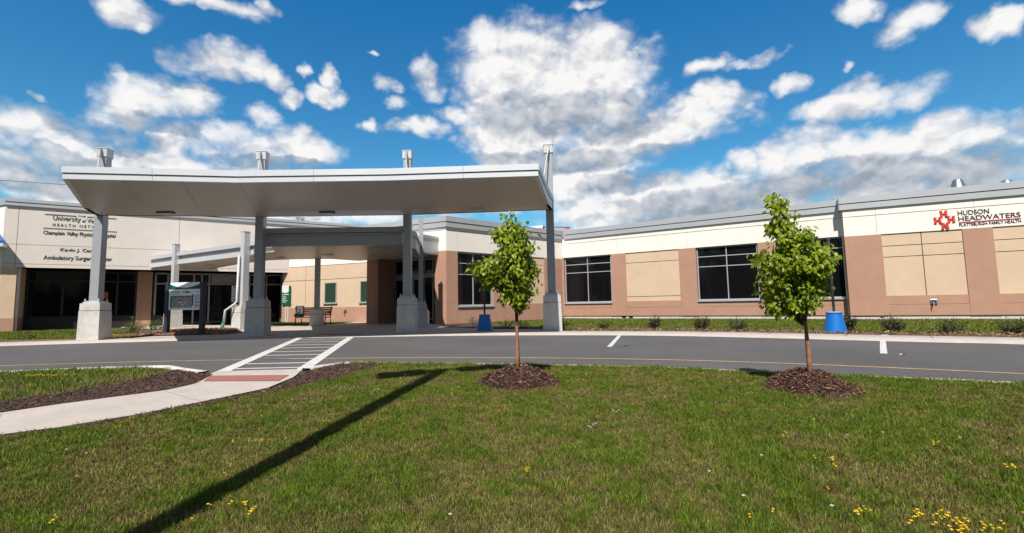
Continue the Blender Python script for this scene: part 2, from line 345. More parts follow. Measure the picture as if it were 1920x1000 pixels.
def vnoise(x, y, sc, seed=0):   # smooth value noise 0..1
    g = np.random.default_rng(seed).random((64, 64)); x = np.asarray(x)*sc+31.7; y = np.asarray(y)*sc+17.3
    i = np.floor(x).astype(int); j = np.floor(y).astype(int); u = x-i; v = y-j; u = u*u*(3-2*u); v = v*v*(3-2*v)
    a = g[i % 64, j % 64]; b = g[(i+1) % 64, j % 64]; c = g[i % 64, (j+1) % 64]; d = g[(i+1) % 64, (j+1) % 64]
    return (a*(1-u)+b*u)*(1-v)+(c*(1-u)+d*u)*v
def inpoly(x, y, poly):
    r = np.zeros(len(x), bool); n = len(poly)
    for i in range(n):
        x1, y1 = poly[i]; x2, y2 = poly[(i+1) % n]
        if y1 == y2: continue
        c = ((y1 > y) != (y2 > y)) & (x < (x2-x1)*(y-y1)/(y2-y1)+x1); r ^= c
    return r
def dist_poly(x, y, line):
    d = np.full(np.shape(x), 1e9)
    for (x1, y1), (x2, y2) in zip(line[:-1], line[1:]):
        L2 = (x2-x1)**2+(y2-y1)**2; t = np.clip(((x-x1)*(x2-x1)+(y-y1)*(y2-y1))/L2, 0, 1)
        d = np.minimum(d, np.hypot(x-x1-t*(x2-x1), y-y1-t*(y2-y1)))
    return d
def offset(line, d):
    out = []; n = len(line)
    for i in range(n):
        a = Vector(line[max(i-1, 0)]); b = Vector(line[min(i+1, n-1)]); t = (b-a).normalized(); q = Vector(line[i])+Vector((-t.y, t.x))*d
        out.append((q.x, q.y))
    return out
def ribbon(name, line, offs, zs, m, z=None, parent=None):   # strip along a line with cross-section (offset, height)
    rows = [offset(line, o) for o in offs]; V = []; F = []; n = len(line)
    for r, zz in zip(rows, zs): V += [(p[0], p[1], zz) for p in r]
    for k in range(len(offs)-1):
        for i in range(n-1): F.append((k*n+i, k*n+i+1, (k+1)*n+i+1, (k+1)*n+i))
    o = npmesh(name, V, F, m, parent=parent); return o
def smooth_line(pts, sub=6):
    out = []; n = len(pts)
    for i in range(n-1):
        p0, p1, p2, p3 = [np.array(pts[min(max(j, 0), n-1)]) for j in (i-1, i, i+1, i+2)]
        for k in range(sub):
            t = k/sub; out.append(tuple(.5*((2*p1)+(-p0+p2)*t+(2*p0-5*p1+4*p2-p3)*t*t+(-p0+3*p1-3*p2+p3)*t**3)))
    out.append(tuple(pts[-1])); return [(float(a), float(b)) for a, b in out]
# ------------------------------------------------------------------ the ground
from mathutils.geometry import delaunay_2d_cdt
ROAD = -0.06
FK = smooth_line([(-60, 3), (-30, 9.5), (-20, 12.6), (-14.82, 14.2), (-12.54, 14.8), (-9.48, 15.25), (-6.15, 15.42), (-3.41, 15.31), (-1.37, 15.1), (.61, 14.71), (2.46, 14.18), (4.15, 13.5), (5.28, 12.8), (6.23, 12.1), (7.12, 11.4), (7.9, 10.75), (8.93, 9.96), (9.86, 9.3), (13, 6), (17, 0), (22, -12)])
NKL = smooth_line([(-40, 0), (-20, 5.4), (-12, 7.0), (-7.96, 7.65), (-6.98, 7.86), (-5.79, 7.98), (-5.45, 7.85)], 5)+[(-5.14, 7.6), (-4.46, 7.14)]
NKR = [(-3.15, 7.24), (-3.03, 7.63)]+smooth_line([(-2.83, 7.97), (-2.5, 8.02), (-1.73, 7.80), (-.53, 7.5), (.3, 7.28), (1.78, 6.82), (2.42, 6.54), (2.98, 6.22), (3.58, 5.88), (4.18, 5.58), (4.82, 5.28), (5.42, 4.95), (7.5, 4.2), (10, 1.8), (13, -4), (16, -14)], 5)
NK = NKL+NKR
NKs = [(-40, 0), (-20, 5.4), (-12, 7.0), (-5.8, 7.9), (-4.4, 7.75), (-2.8, 7.9), (-.5, 7.6), (1.81, 7.0), (3.7, 6.1), (5.61, 5.3), (7.5, 4.2), (10, 1.8), (13, -4), (16, -14)]
def zl(x, y):   # height of the near lawn: level by the kerb, falling gently away from the road
    d = dist_poly(np.asarray(x, float), np.asarray(y, float), NKs)
    return -0.022-0.052*np.clip(d-.8, 0, 7)+0.02*(vnoise(x, y, .8, 3)-.5)*np.clip(d, 0, 1)
def sheet(name, poly, zf, m, step=0.5, kind='structure', lift=0.0):
    pts = [Vector(p) for p in poly]; xs = [p[0] for p in poly]; ys = [p[1] for p in poly]
    n0 = len(pts); E = [(i, (i+1) % n0) for i in range(n0)]
    gx, gy = np.meshgrid(np.arange(min(xs)+step*.37, max(xs), step), np.arange(min(ys)+step*.41, max(ys), step)); gx = gx.ravel(); gy = gy.ravel()
    k = inpoly(gx, gy, poly); gx, gy = gx[k], gy[k]
    k = dist_poly(gx, gy, poly+[poly[0]]) > step*.25
    pts += [Vector((a, b)) for a, b in zip(gx[k], gy[k])]
    v, e, f, *_ = delaunay_2d_cdt(pts, E, [], 1, 1e-5)
    X = np.array([q[0] for q in v]); Y = np.array([q[1] for q in v]); Z = zf(X, Y)+lift if callable(zf) else np.full(len(X), zf)+lift
    F = [t if (X[t[1]]-X[t[0]])*(Y[t[2]]-Y[t[0]])-(X[t[2]]-X[t[0]])*(Y[t[1]]-Y[t[0]]) > 0 else (t[0], t[2], t[1]) for t in f]
    o = npmesh(name, np.column_stack([X, Y, Z]), F, m); o['kind'] = kind; return o
def flat(name, poly, z, m, kind='structure'):
    mb = MB(); mb.prism(poly, z-.05, z); return tag(mb.build(name, m), kind=kind)
mb = MB(); mb.add([(-2500, -2500, -.6), (2500, -2500, -.6), (2500, 2500, -.6), (-2500, 2500, -.6)], [(0, 1, 2, 3)]); tag(mb.build('ground', 'soil'), kind='structure')
road_poly = [(p[0], p[1]-.3) for p in NK[:1]]+offset(NK, -.1)+[(22.5, -12)]+offset(FK, .1)[::-1]
sheet('road', road_poly, ROAD, 'road', 1.5)
# concrete pavement: a flush apron that rises softly from the road
tag(ribbon('pavement', FK, [0, .02, .42, .45, 1.25, 1.3], [ROAD-.03, ROAD+.006, -.004, 0, 0, -.06], 'pave'), kind='structure')
far_poly = offset(FK, 1.2)+[(60, -12), (60, 90), (-90, 90), (-90, 3)]
sheet('far_turf', far_poly, -.02, 'soil', 6.0)
plaza = [(-12.6, 15.6+.5), (-9.3, 16.3), (-3.3, 16.3), (1.0, 15.9), (1.3, 16.6), (-.6, 17.6), (-2.6, 19.6), (-3.3, 21.6), (-3.4, 27), (-9.3, 30), (-9.6, 27.4), (-10.4, 25.2), (-12.0, 24.6), (-14, 25.8), (-21, 30.5), (-23.5, 28.5), (-20, 25.6), (-15.0, 22.0), (-12.0, 20.9), (-10.3, 18.6), (-10.2, 17.2), (-12.6, 16.9)]
flat('plaza', plaza, .004, 'pave')
# joints sawn in the concrete
mb = MB()
L = FK; acc = 0
for i in range(30, len(L)-8):
    a, b = L[i], L[i+1]; acc += math.dist(a, b)
    if acc > 1.5:
        acc = 0; t = (Vector(b)-Vector(a)).normalized(); n = Vector((-t.y, t.x)); c = Vector(a)
        p = [c+n*.46, c+n*1.24]; mb.add([(p[0].x-t.x*.008, p[0].y-t.y*.008, .003), (p[0].x+t.x*.008, p[0].y+t.y*.008, .003), (p[1].x+t.x*.008, p[1].y+t.y*.008, .003), (p[1].x-t.x*.008, p[1].y-t.y*.008, .003)], [(0, 1, 2, 3)])
tag(mb.build('pavement_joints', 'dark'), kind='structure')
# near kerbs
for nm, ln in (('near_kerb', NKL), ('near_kerb_right', NKR)):
    tag(ribbon(nm, ln, [.015, 0, -.02, -.15, -.16], [ROAD-.04, -.014, -.004, -.004, -.12], 'kerb'), kind='structure')
# road markings
def stripe(mb, a, b, wd, z=ROAD+.004, mi=0):
    a = Vector(a); b = Vector(b); t = (b-a).normalized(); n = Vector((-t.y, t.x))*wd/2
    mb.add([(a.x+n.x, a.y+n.y, z), (a.x-n.x, a.y-n.y, z), (b.x-n.x, b.y-n.y, z), (b.x+n.x, b.y+n.y, z)], [(0, 1, 2, 3)], mi)
mb = MB()
YL = smooth_line([(-40, 1.6), (-20, 6.6), (-12.5, 8.3), (-9.25, 8.82), (-7.25, 9.05), (-5.02, 9.1), (-2.6, 9.02), (-.8, 8.77), (.89, 8.41), (2.4, 7.94), (3.69, 7.38), (4.72, 6.79), (5.48, 6.31), (6.14, 5.85), (8.2, 4.2), (11.3, .8), (15, -6)])
for a, b in zip(YL[:-1], YL[1:]): stripe(mb, a, b, .07, ROAD+.004)
tag(mb.build('lane_marking', 'yellow'), kind='structure')
mb = MB()
stripe(mb, (-4.35, 7.16), (-6.82, 15.5), .20, ROAD+.008); stripe(mb, (-3.2, 7.3), (-5.15, 15.38), .20, ROAD+.0085)
for y in (7.3, 7.75, 8.4, 9.1, 9.85, 10.65, 11.6, 12.5, 13.5, 14.5):
    f = (y-7.16)/(15.45-7.16); xl = -4.35+(-6.82+4.35)*f; f2 = (y-7.3)/(15.38-7.3); xr = -3.2+(-5.15+3.2)*f2
    stripe(mb, (xl+.1, y), (xr-.1, y+.03), .10, ROAD+.004)
tag(mb.build('crosswalk_marking', 'paint'), kind='structure')
for a, b in (((2.05, 10.4), (3.03, 13.85)), ((6.26, 8.24), (8.4, 11.05))):
    mb = MB(); stripe(mb, a, b, .1); tag(mb.build('parking_marking', 'paint'), kind='structure')
mb = MB(); mb.add([(8.42, 11.08, ROAD+.03), (8.53, 11.0, ROAD+.03), (8.85, 11.45, .004), (8.74, 11.53, .004), (9.35, 12.35, .004), (9.46, 12.27, .004)], [(0, 1, 2, 3), (3, 2, 5, 4)]); tag(mb.build('parking_marking', 'paint'), kind='structure')
M['crack'] = mat('asphalt_crack', (.035, .033, .034), .95)
mb = MB(); gc = np.random.default_rng(12)
for (x, y, n_, dx, dy) in ((-1.2, 12.9, 9, .16, .015), (.9, 12.6, 5, .2, .01), (-9.5, 13.6, 8, .2, .04), (4.9, 10.9, 5, .14, -.05), (-7.4, 12.2, 5, .12, -.04), (1.6, 9.4, 6, .05, .16), (6.6, 9.6, 5, .12, -.09)):
    for k in range(n_):
        x2, y2 = x+dx+gc.normal(0, .03), y+dy+gc.normal(0, .04); stripe(mb, (x, y), (x2, y2), gc.uniform(.008, .018), ROAD+.003); x, y = x2, y2
tag(mb.build('road_cracks', 'crack'), kind='structure')
mb = MB(); mb.add([(2.37, 10.55, ROAD+.005), (2.46, 10.53, ROAD+.03), (2.50, 10.60, ROAD+.012), (2.41, 10.62, ROAD+.04)], [(0, 1, 2, 3)]); tag(mb.build('litter', 'blue'), 'tiny scrap of blue litter on the road beside the left parking line', 'litter')
mb = MB(); mb.add([(6.33, 7.98, ROAD+.005), (6.41, 7.96, ROAD+.03), (6.43, 8.0, ROAD+.008), (6.36, 8.03, ROAD+.02)], [(0, 1, 2, 3)]); tag(mb.build('litter', 'paint'), 'tiny white paper scrap on the road beside the right parking line', 'litter')
# near lawn base, concrete path, beds
lawn = offset(NKL, -.15)+[(-4.3, 7.0), (-3.3, 7.1)]+offset(NKR, -.15)+[(16, -40), (-60, -40), (-60, -6)]
sheet('lawn_soil', lawn, zl, 'soil', .6, lift=-.012)
PL = [(-14, -1.7), (-10, 1.3), (-7.3, 3.4), (-5.24, 4.99), (-4.9, 5.33), (-4.19, 5.9), (-4.08, 6.25), (-4.22, 6.82)]
PR = [(-13, -2.5), (-9.2, .55), (-6.4, 2.75), (-4.45, 4.25), (-4.11, 4.45), (-3.70, 4.85), (-3.3, 5.45), (-3.0, 5.95), (-2.98, 6.6), (-3.05, 6.94)]
path = PL+[(-4.36, 7.14), (-3.22, 7.22)]+PR[::-1]
zpath = lambda X, Y: zl(X, Y)-.02*(vnoise(X, Y, .8, 3)-.5)+.006
sheet('path', path, zpath, 'pave', .4)
mb = MB()
def zz(x, y, l=.016): return float(zpath(np.array([x]), np.array([y]))[0])+l-.010
def on_path(mb, a, b, wd):
    a = Vector(a); b = Vector(b); t = (b-a).normalized(); n = Vector((-t.y, t.x))*wd/2; q = [a+(b-a)*k/6 for k in range(7)]
    for c, d in zip(q[:-1], q[1:]): mb.add([(c.x+n.x, c.y+n.y, zz(c.x, c.y)), (c.x-n.x, c.y-n.y, zz(c.x, c.y)), (d.x-n.x, d.y-n.y, zz(d.x, d.y)), (d.x+n.x, d.y+n.y, zz(d.x, d.y))], [(0, 1, 2, 3)])
for a, b in (((-4.19, 5.86), (-3.36, 5.3)), ((-5.2, 4.97), (-4.5, 4.2)), ((-6.3, 4.18), (-5.5, 3.42))): on_path(mb, a, b, .014)
tag(mb.build('path_joints', 'kerb'), kind='structure')
sheet('tactile_paving', [(-4.2, 6.74), (-4.06, 6.38), (-3.05, 6.34), (-3.1, 6.72)], lambda X, Y: zpath(X, Y)+.006, 'red', .2)
flat('tactile_paving_far', [(-6.45, 15.92), (-5.15, 15.85), (-5.05, 16.3), (-6.35, 16.36)], .009, 'red')
bedL = [(-14.5, -1.1), (-10.2, 1.9), (-7.6, 4.3), (-5.96, 5.42), (-5.47, 5.78), (-5.15, 6.35), (-5.05, 6.9), (-5.15, 7.42), (-4.9, 7.3), (-4.5, 7.02)]+PL[::-1]
bedR = [(-3.0, 6.98), (-2.93, 6.6), (-2.92, 5.95), (-3.24, 5.42), (-3.66, 4.8), (-4.1, 4.38), (-4.45, 4.18), (-6.4, 2.68), (-6.37, 2.62), (-4.4, 4.1), (-3.98, 4.36), (-3.5, 4.8), (-3.08, 5.4), (-2.6, 6.0), (-2.2, 6.9), (-1.9, 7.62), (-2.7, 7.8), (-2.92, 7.5)]
def chips(n, poly, zf, seed, size=1.0, cols=((.10, .05, .034), (.05, .025, .018), (.22, .13, .085)), h=.015):
    g = np.random.default_rng(seed); xs = [p[0] for p in poly]; ys = [p[1] for p in poly]
    x = g.uniform(min(xs), max(xs), n*6); y = g.uniform(min(ys), max(ys), n*6); k = inpoly(x, y, poly); x, y = x[k][:n], y[k][:n]; n = len(x)
    z = zf(x, y)+g.uniform(0, h, n); return chip_tris(x, y, z, g, size, cols)
def chip_tris(x, y, z, g, size, cols):
    n = len(x); a = g.uniform(0, 2*np.pi, n); t = g.normal(0, .35, n); ln = g.uniform(.012, .045, n)*size; wd = g.uniform(.004, .011, n)*size
    d = np.column_stack([np.cos(a)*np.cos(t), np.sin(a)*np.cos(t), np.sin(t)]); r = g.normal(0, .5, n)
    s = np.column_stack([-np.sin(a)*np.cos(r), np.cos(a)*np.cos(r), np.sin(r)]); c = np.column_stack([x, y, z])
    V = np.stack([c-d*ln[:, None]-s*wd[:, None], c+d*ln[:, None]-s*wd[:, None]*.6, c+d*ln[:, None]*.9+s*wd[:, None], c-d*ln[:, None]+s*wd[:, None]*.7], 1).reshape(-1, 3)
    F = np.arange(4*n).reshape(-1, 4); cols = np.array(cols); q = g.random(n); w_ = np.where(q < .5, 0, np.where(q < .88, 1, 2)); C_ = cols[w_]*g.uniform(.6, 1.4, n)[:, None]
    return V, F, np.repeat(C_, 4, 0)
tag(sheet('mulch_bed', bedL, zl, 'mulch', .35, kind='stuff', lift=.012), 'dark brown bark mulch bed between the path and the left lawn', 'mulch')
V, F, c_ = chips(22000, bedL, lambda X, Y: zl(X, Y)+.012, 5, .6, ((.085, .042, .028), (.04, .02, .014), (.17, .10, .065))); tag(npmesh('bark_chips', V, F, 'chip', c_), 'loose dark bark chips strewn over the left mulch bed', 'bark chips', kind='stuff')
tag(sheet('mulch_bed', bedR, zl, 'mulch', .3, kind='stuff', lift=.010), 'thin strip of dark mulch along the right edge of the path', 'mulch')
V, F, c_ = chips(5000, bedR, lambda X, Y: zl(X, Y)+.010, 6, .6); tag(npmesh('bark_chips', V, F, 'chip', c_), 'loose bark chips along the right edge of the path', 'bark chips', kind='stuff')
# far planting strips
zf0 = lambda X, Y: np.zeros(len(X))
i0 = min(range(len(FK)), key=lambda i: abs(FK[i][0]-1.6)); i1 = min(range(len(FK)), key=lambda i: abs(FK[i][0]-12.5))
a1 = offset(FK, 1.26)[i0:i1]; a2 = offset(FK, 1.95)[i0:i1]
bed1 = a1+a2[::-1]; tag(sheet('mulch_bed', bed1, .006, 'mulch2', .8, kind='stuff'), 'sun-bleached mulch strip along the pavement in front of the right wing', 'mulch')
V, F, c_ = chips(5200, bed1, lambda X, Y: zf0(X, Y)+.006, 8, 1.5, ((.26, .15, .09), (.13, .07, .045), (.36, .24, .16)), .05); tag(npmesh('bark_chips', V, F, 'chip', c_), 'loose pale bark chips on the strip before the right wing', 'bark chips', kind='stuff')
bed2 = [(-15.4, 17.1), (-12.6, 17.25), (-10.3, 17.3), (-10.4, 18.6), (-12.0, 20.8), (-15.0, 21.8), (-15.6, 20.2), (-13.8, 18.4), (-15.4, 17.7)]
def zb2(X, Y): return .0+.12*np.clip(1-((X+12.6)**2/6+(Y-19.2)**2/4), 0, 1)
tag(sheet('mulch_bed', bed2, zb2, 'mulch2', .3, kind='stuff', lift=.01), 'low reddish mulch mound round the posts of the directory sign', 'mulch')
V, F, c_ = chips(3500, bed2, lambda X, Y: zb2(X, Y)+.01, 9, 1.6, ((.30, .16, .10), (.16, .08, .05), (.38, .24, .16)), .04); tag(npmesh('bark_chips', V, F, 'chip', c_), 'loose reddish bark chips round the directory sign', 'bark chips', kind='stuff')
bed3 = [(-26, 12.4), (-20, 14.1), (-16, 15.35), (-13.1, 16.15), (-13.0, 16.6), (-15.7, 16.1), (-20, 14.9), (-26, 13.2)]
tag(sheet('mulch_bed', bed3, .004, 'mulch2', .6, kind='stuff'), 'narrow mulch strip edging the pavement at far left', 'mulch')
bed4 = [(1.4, 16.5), (1.9, 16.2), (2.9, 17.0), (-2.5, 22.5), (-3.2, 22.6), (-2.5, 19.8), (-.5, 17.8)]
tag(sheet('mulch_bed', bed4, .003, 'mulch', .6, kind='stuff'), 'dark mulch bed in shade right of the entrance plaza', 'mulch')

# ------------------------------------------------------------------ grass
def blades(name, poly, zf, n, h, wd, seed, label, dens=None, excl=None, dry=1.0, lift=0.0, lean=.45):
    g = np.random.default_rng(seed); xs = [p[0] for p in poly]; ys = [p[1] for p in poly]
    X = []; Y = []; tot = 0
    while tot < n:
        x = g.uniform(min(xs), max(xs), n); y = g.uniform(min(ys), max(ys), n); k = inpoly(x, y, poly)
        if dens is not None: k &= g.random(n) < dens(x, y)
        if excl is not None: k &= ~excl(x, y)
        X.append(x[k]); Y.append(y[k]); tot += k.sum()
    x = np.concatenate(X)[:n]; y = np.concatenate(Y)[:n]
    r = np.hypot(x, y)
    a = g.uniform(0, 2*np.pi, n); b = g.uniform(0, 2*np.pi, n)
    patch = vnoise(x, y, 2.1, 11)*.34+vnoise(x, y, 5.3, 12)*.33+vnoise(x, y, 12.5, 13)*.33
    tuft = vnoise(x, y, 14, 15); big = vnoise(x, y, .55, 16)
    lush = np.clip((patch*.85+big*.15-.40)*5.0, 0, 1)
    hh = h*g.uniform(.5, 1.25, n)*(.72+.35*lush+.4*tuft)*(1 if not callable(wd) else 1)
    ww = (wd(r) if callable(wd) else wd)*g.uniform(.7, 1.3, n)
    ln = np.abs(g.normal(0, lean, n))*hh+.15*hh
    z = zf(x, y)+lift-.004
    base = np.column_stack([x, y, z]); s = np.column_stack([np.cos(a)*ww, np.sin(a)*ww, 0*ww])
    tip = base+np.column_stack([np.cos(b)*ln, np.sin(b)*ln, hh])
    mid = base*.5+tip*.5+np.column_stack([-np.cos(b)*ln*.15, -np.sin(b)*ln*.15, hh*.12])
    V = np.stack([base-s, base+s, mid+s*.75, tip, mid-s*.75], 1).reshape(-1, 3)
    i = np.arange(n)*5; F = np.concatenate([np.column_stack([i, i+1, i+2]), np.column_stack([i, i+2, i+4]), np.column_stack([i+4, i+2, i+3])])
    gr = np.array((.105, .165, .012)); ol = np.array((.20, .215, .028)); st = np.array((.29, .225, .09)); br = np.array((.17, .10, .05))
    q = g.random(n)
    pst = np.clip(.30*dry*(1-lush)**1.3+.07*dry, 0, .6); pbr = np.clip(.22*dry*(1-lush)**1.5+.01, 0, .4)
    col = np.where((q < pst)[:, None], st, np.where((q < pst+pbr)[:, None], br, gr*(1-.5*(1-lush))[:, None]+ol*(.5*(1-lush))[:, None]+(g.random(n)**2)[:, None]*.045*np.array((1, 1.1, .1))))
    col = col*(g.uniform(.45, 1.5, n)*(.72+.5*vnoise(x, y, 18, 19)))[:, None]
    col5 = np.repeat(col, 5, 0); 
    o = npmesh(name, V, F, 'grass', col5); return tag(o, label, 'grass', kind='stuff')
T1 = (0.05, 5.95); T2 = (3.08, 5.12)
ymin = 1.75
mainlawn = offset(NKR, -.12)[2:]
mainlawn = [q for q in mainlawn if q[1] > ymin]+[(9.6, ymin), (-7.9, ymin), (-6.4, 2.65), (-4.4, 4.08), (-3.98, 4.34), (-3.48, 4.78), (-3.05, 5.4), (-2.6, 6.0), (-2.2, 6.9), (-1.9, 7.6)]
exm = lambda x, y: ((np.hypot(x-T1[0], y-T1[1]) < .40+.10*vnoise(x, y, 6, 4)) | (np.hypot(x-T2[0], y-T2[1]) < .40+.10*vnoise(x, y, 6, 5)))
blades('grass', mainlawn, zl, 1100000, .027, lambda r: .0009+.00027*r, 21, 'mown lawn grass with straw patches across the foreground', dens=lambda x, y: np.clip(1.35-.13*np.hypot(x, y), .35, 1), excl=exm)
blades('grass', [(-9.2, ymin), (9.6, ymin), (8.0, 2.9), (4.6, 5.1), (.3, 7.0), (-2.4, 7.6), (-2.2, 6.8), (-3.0, 5.3), (-4.5, 4.0), (-6.6, 2.45)], zl, 16000, .045, .0022, 22, 'taller fresh grass tufts scattered through the foreground lawn', dens=lambda x, y: np.clip((vnoise(x, y, 5, 33)-.62)*8, 0, 1), excl=exm, dry=.25)
edge = offset(NKR, -.10)[2:70]; edge = [q for q in edge if q[1] > ymin]; e2 = [q for q in offset(NKR, -.34)[2:70] if q[1] > ymin]
blades('grass', edge+e2[::-1], zl, 26000, .045, .0028, 23, 'longer grass fringe overhanging the near kerb', dry=.4)
leftlawn = [(-17, 5.6), (-12, 6.7), (-7.96, 7.45), (-6.98, 7.68), (-6.0, 7.75), (-5.2, 7.45), (-5.08, 6.9), (-5.2, 6.35), (-5.5, 5.8), (-6.0, 5.42), (-7.7, 4.25), (-12, 1.0), (-17, -1)]
blades('grass', leftlawn, zl, 130000, .05, .0036, 24, 'left lawn patch between the kerb and the mulch bed', dry=1.1)
stripF = [q for q in offset(FK, 1.9) if 1.6 < q[0] < 13][::1]+[(14.5, 9), (24, 13.5), (22.5, 15.9), (14.6, 20.1), (13.9, 20.7), (3.0, 28.3), (-1.5, 24.0), (1.2, 19.0)]
blades('grass', stripF, zf0, 150000, .06, .009, 25, 'grass strip between the mulch and the right wing', dry=.7, lift=-.02)
blades('grass', [(-26, 13.3), (-20, 15.0), (-15.7, 16.2), (-13.0, 16.7), (-13.2, 17.2), (-15.4, 17.1), (-15.4, 17.8), (-14.0, 18.4), (-15.7, 20.3), (-17, 21.5), (-19.5, 23.4), (-22.5, 25), (-26, 22.5), (-30, 19)], zf0, 80000, .06, .009, 26, 'grass strip before the left wing', dry=.5, lift=-.02)
blades('grass', [(-10.2, 25.0), (-9.5, 27.4), (-9.4, 28.6), (-14.6, 30.6), (-14.2, 26.6), (-12.0, 24.8)], zf0, 30000, .06, .01, 27, 'small grass plot behind the bench', dry=.4, lift=-.02)

# ------------------------------------------------------------------ mulch mounds and young trees
def mound(c, r, h, seed, label):
    g = np.random.default_rng(seed); nr, ns = 16, 56; V = [];
    z0 = float(zl(np.array([c[0]]), np.array([c[1]]))[0])
    def hf(x, y):
        d = np.hypot(x-c[0], y-c[1]); ang = np.arctan2(y-c[1], x-c[0]); rr = r*(1+.10*np.sin(ang*2+seed)+.07*np.sin(ang*5+seed*2)); t = np.clip(d/rr, 0, 1.15)
        prof = np.clip(1-t**1.35, 0, 1)*h; prof = np.minimum(prof, h*.9)
        return zl(x, y)+prof+.045*(vnoise(x, y, 12, seed)-.5)*np.clip(1.2-t, 0, 1)+.03*(vnoise(x, y, 28, seed+1)-.5)-.012*(t > 1)
    V = [(c[0], c[1], hf(np.array([c[0]]), np.array([c[1]]))[0])]; F = []
    X = []; Y = []
    for i in range(1, nr+1):
        for k in range(ns):
            q = 2*math.pi*k/ns; d = r*1.22*i/nr; X.append(c[0]+math.cos(q)*d); Y.append(c[1]+math.sin(q)*d)
    X = np.array(X); Y = np.array(Y); Z = hf(X, Y); Z[-ns:] -= .02
    V = np.vstack([[V[0]], np.column_stack([X, Y, Z])])
    F = [(0, 1+k, 1+(k+1) % ns) for k in range(ns)]
    for i in range(nr-1):
        for k in range(ns):
            a, b = 1+i*ns+k, 1+i*ns+(k+1) % ns; F += [(a, a+ns, b+ns), (a, b+ns, b)]
    n = 9500; q = g.uniform(0, 2*np.pi, n); d = r*1.18*np.sqrt(g.random(n)); x = c[0]+np.cos(q)*d; y = c[1]+np.sin(q)*d
    k = (d < r*.93) | (g.random(n) < .4); x, y = x[k], y[k]
    z = hf(x, y)+g.uniform(0, .02, len(x)); V2, F2, c2 = chip_tris(x, y, z, g, .58, ((.14, .066, .040), (.062, .030, .020), (.30, .18, .12)))
    F2 = np.vstack([F2[:, [0, 1, 2]], F2[:, [0, 2, 3]]])
    V3 = np.vstack([V, V2]); F3 = np.vstack([np.array(F), F2+len(V)]); col = np.vstack([np.tile((.055, .027, .019), (len(V), 1)), c2])
    return tag(npmesh('mulch_mound', V3, F3, 'chip', col), label, 'mulch mound', 'mulch mounds round the young trees')
mound(T1, .47, .20, 2, 'dark mulch mound round the foot of the left young tree')
mound(T2, .43, .19, 5, 'dark mulch mound round the foot of the right young tree')

def leaf_mesh(P_, D_, Nn, ln, wd, g, col):   # folded leaves: base point, direction, normal
    n = len(P_); D_ = D_/np.linalg.norm(D_, axis=1)[:, None]; S_ = np.cross(D_, Nn); S_ /= np.linalg.norm(S_, axis=1)[:, None]; U = np.cross(S_, D_)
    l = ln[:, None]; w_ = wd[:, None]
    b = P_; m1 = P_+D_*l*.30-U*l*.02; m2 = P_+D_*l*.68-U*l*.05; t = P_+D_*l-U*l*.16
    V = np.stack([b, m1+S_*w_*.46+U*w_*.16, m2+S_*w_*.40+U*w_*.12, t, m2-S_*w_*.40+U*w_*.12, m1-S_*w_*.46+U*w_*.16, m1, m2], 1).reshape(-1, 3)
    i = np.arange(n)*8
    T = [(0, 1, 6), (1, 2, 7), (1, 7, 6), (2, 3, 7), (3, 4, 7), (4, 5, 6), (4, 6, 7), (5, 0, 6)]
    F = np.concatenate([np.column_stack([i+a, i+b_, i+c]) for a, b_, c in T])
    return V, F, np.repeat(col, 8, 0)
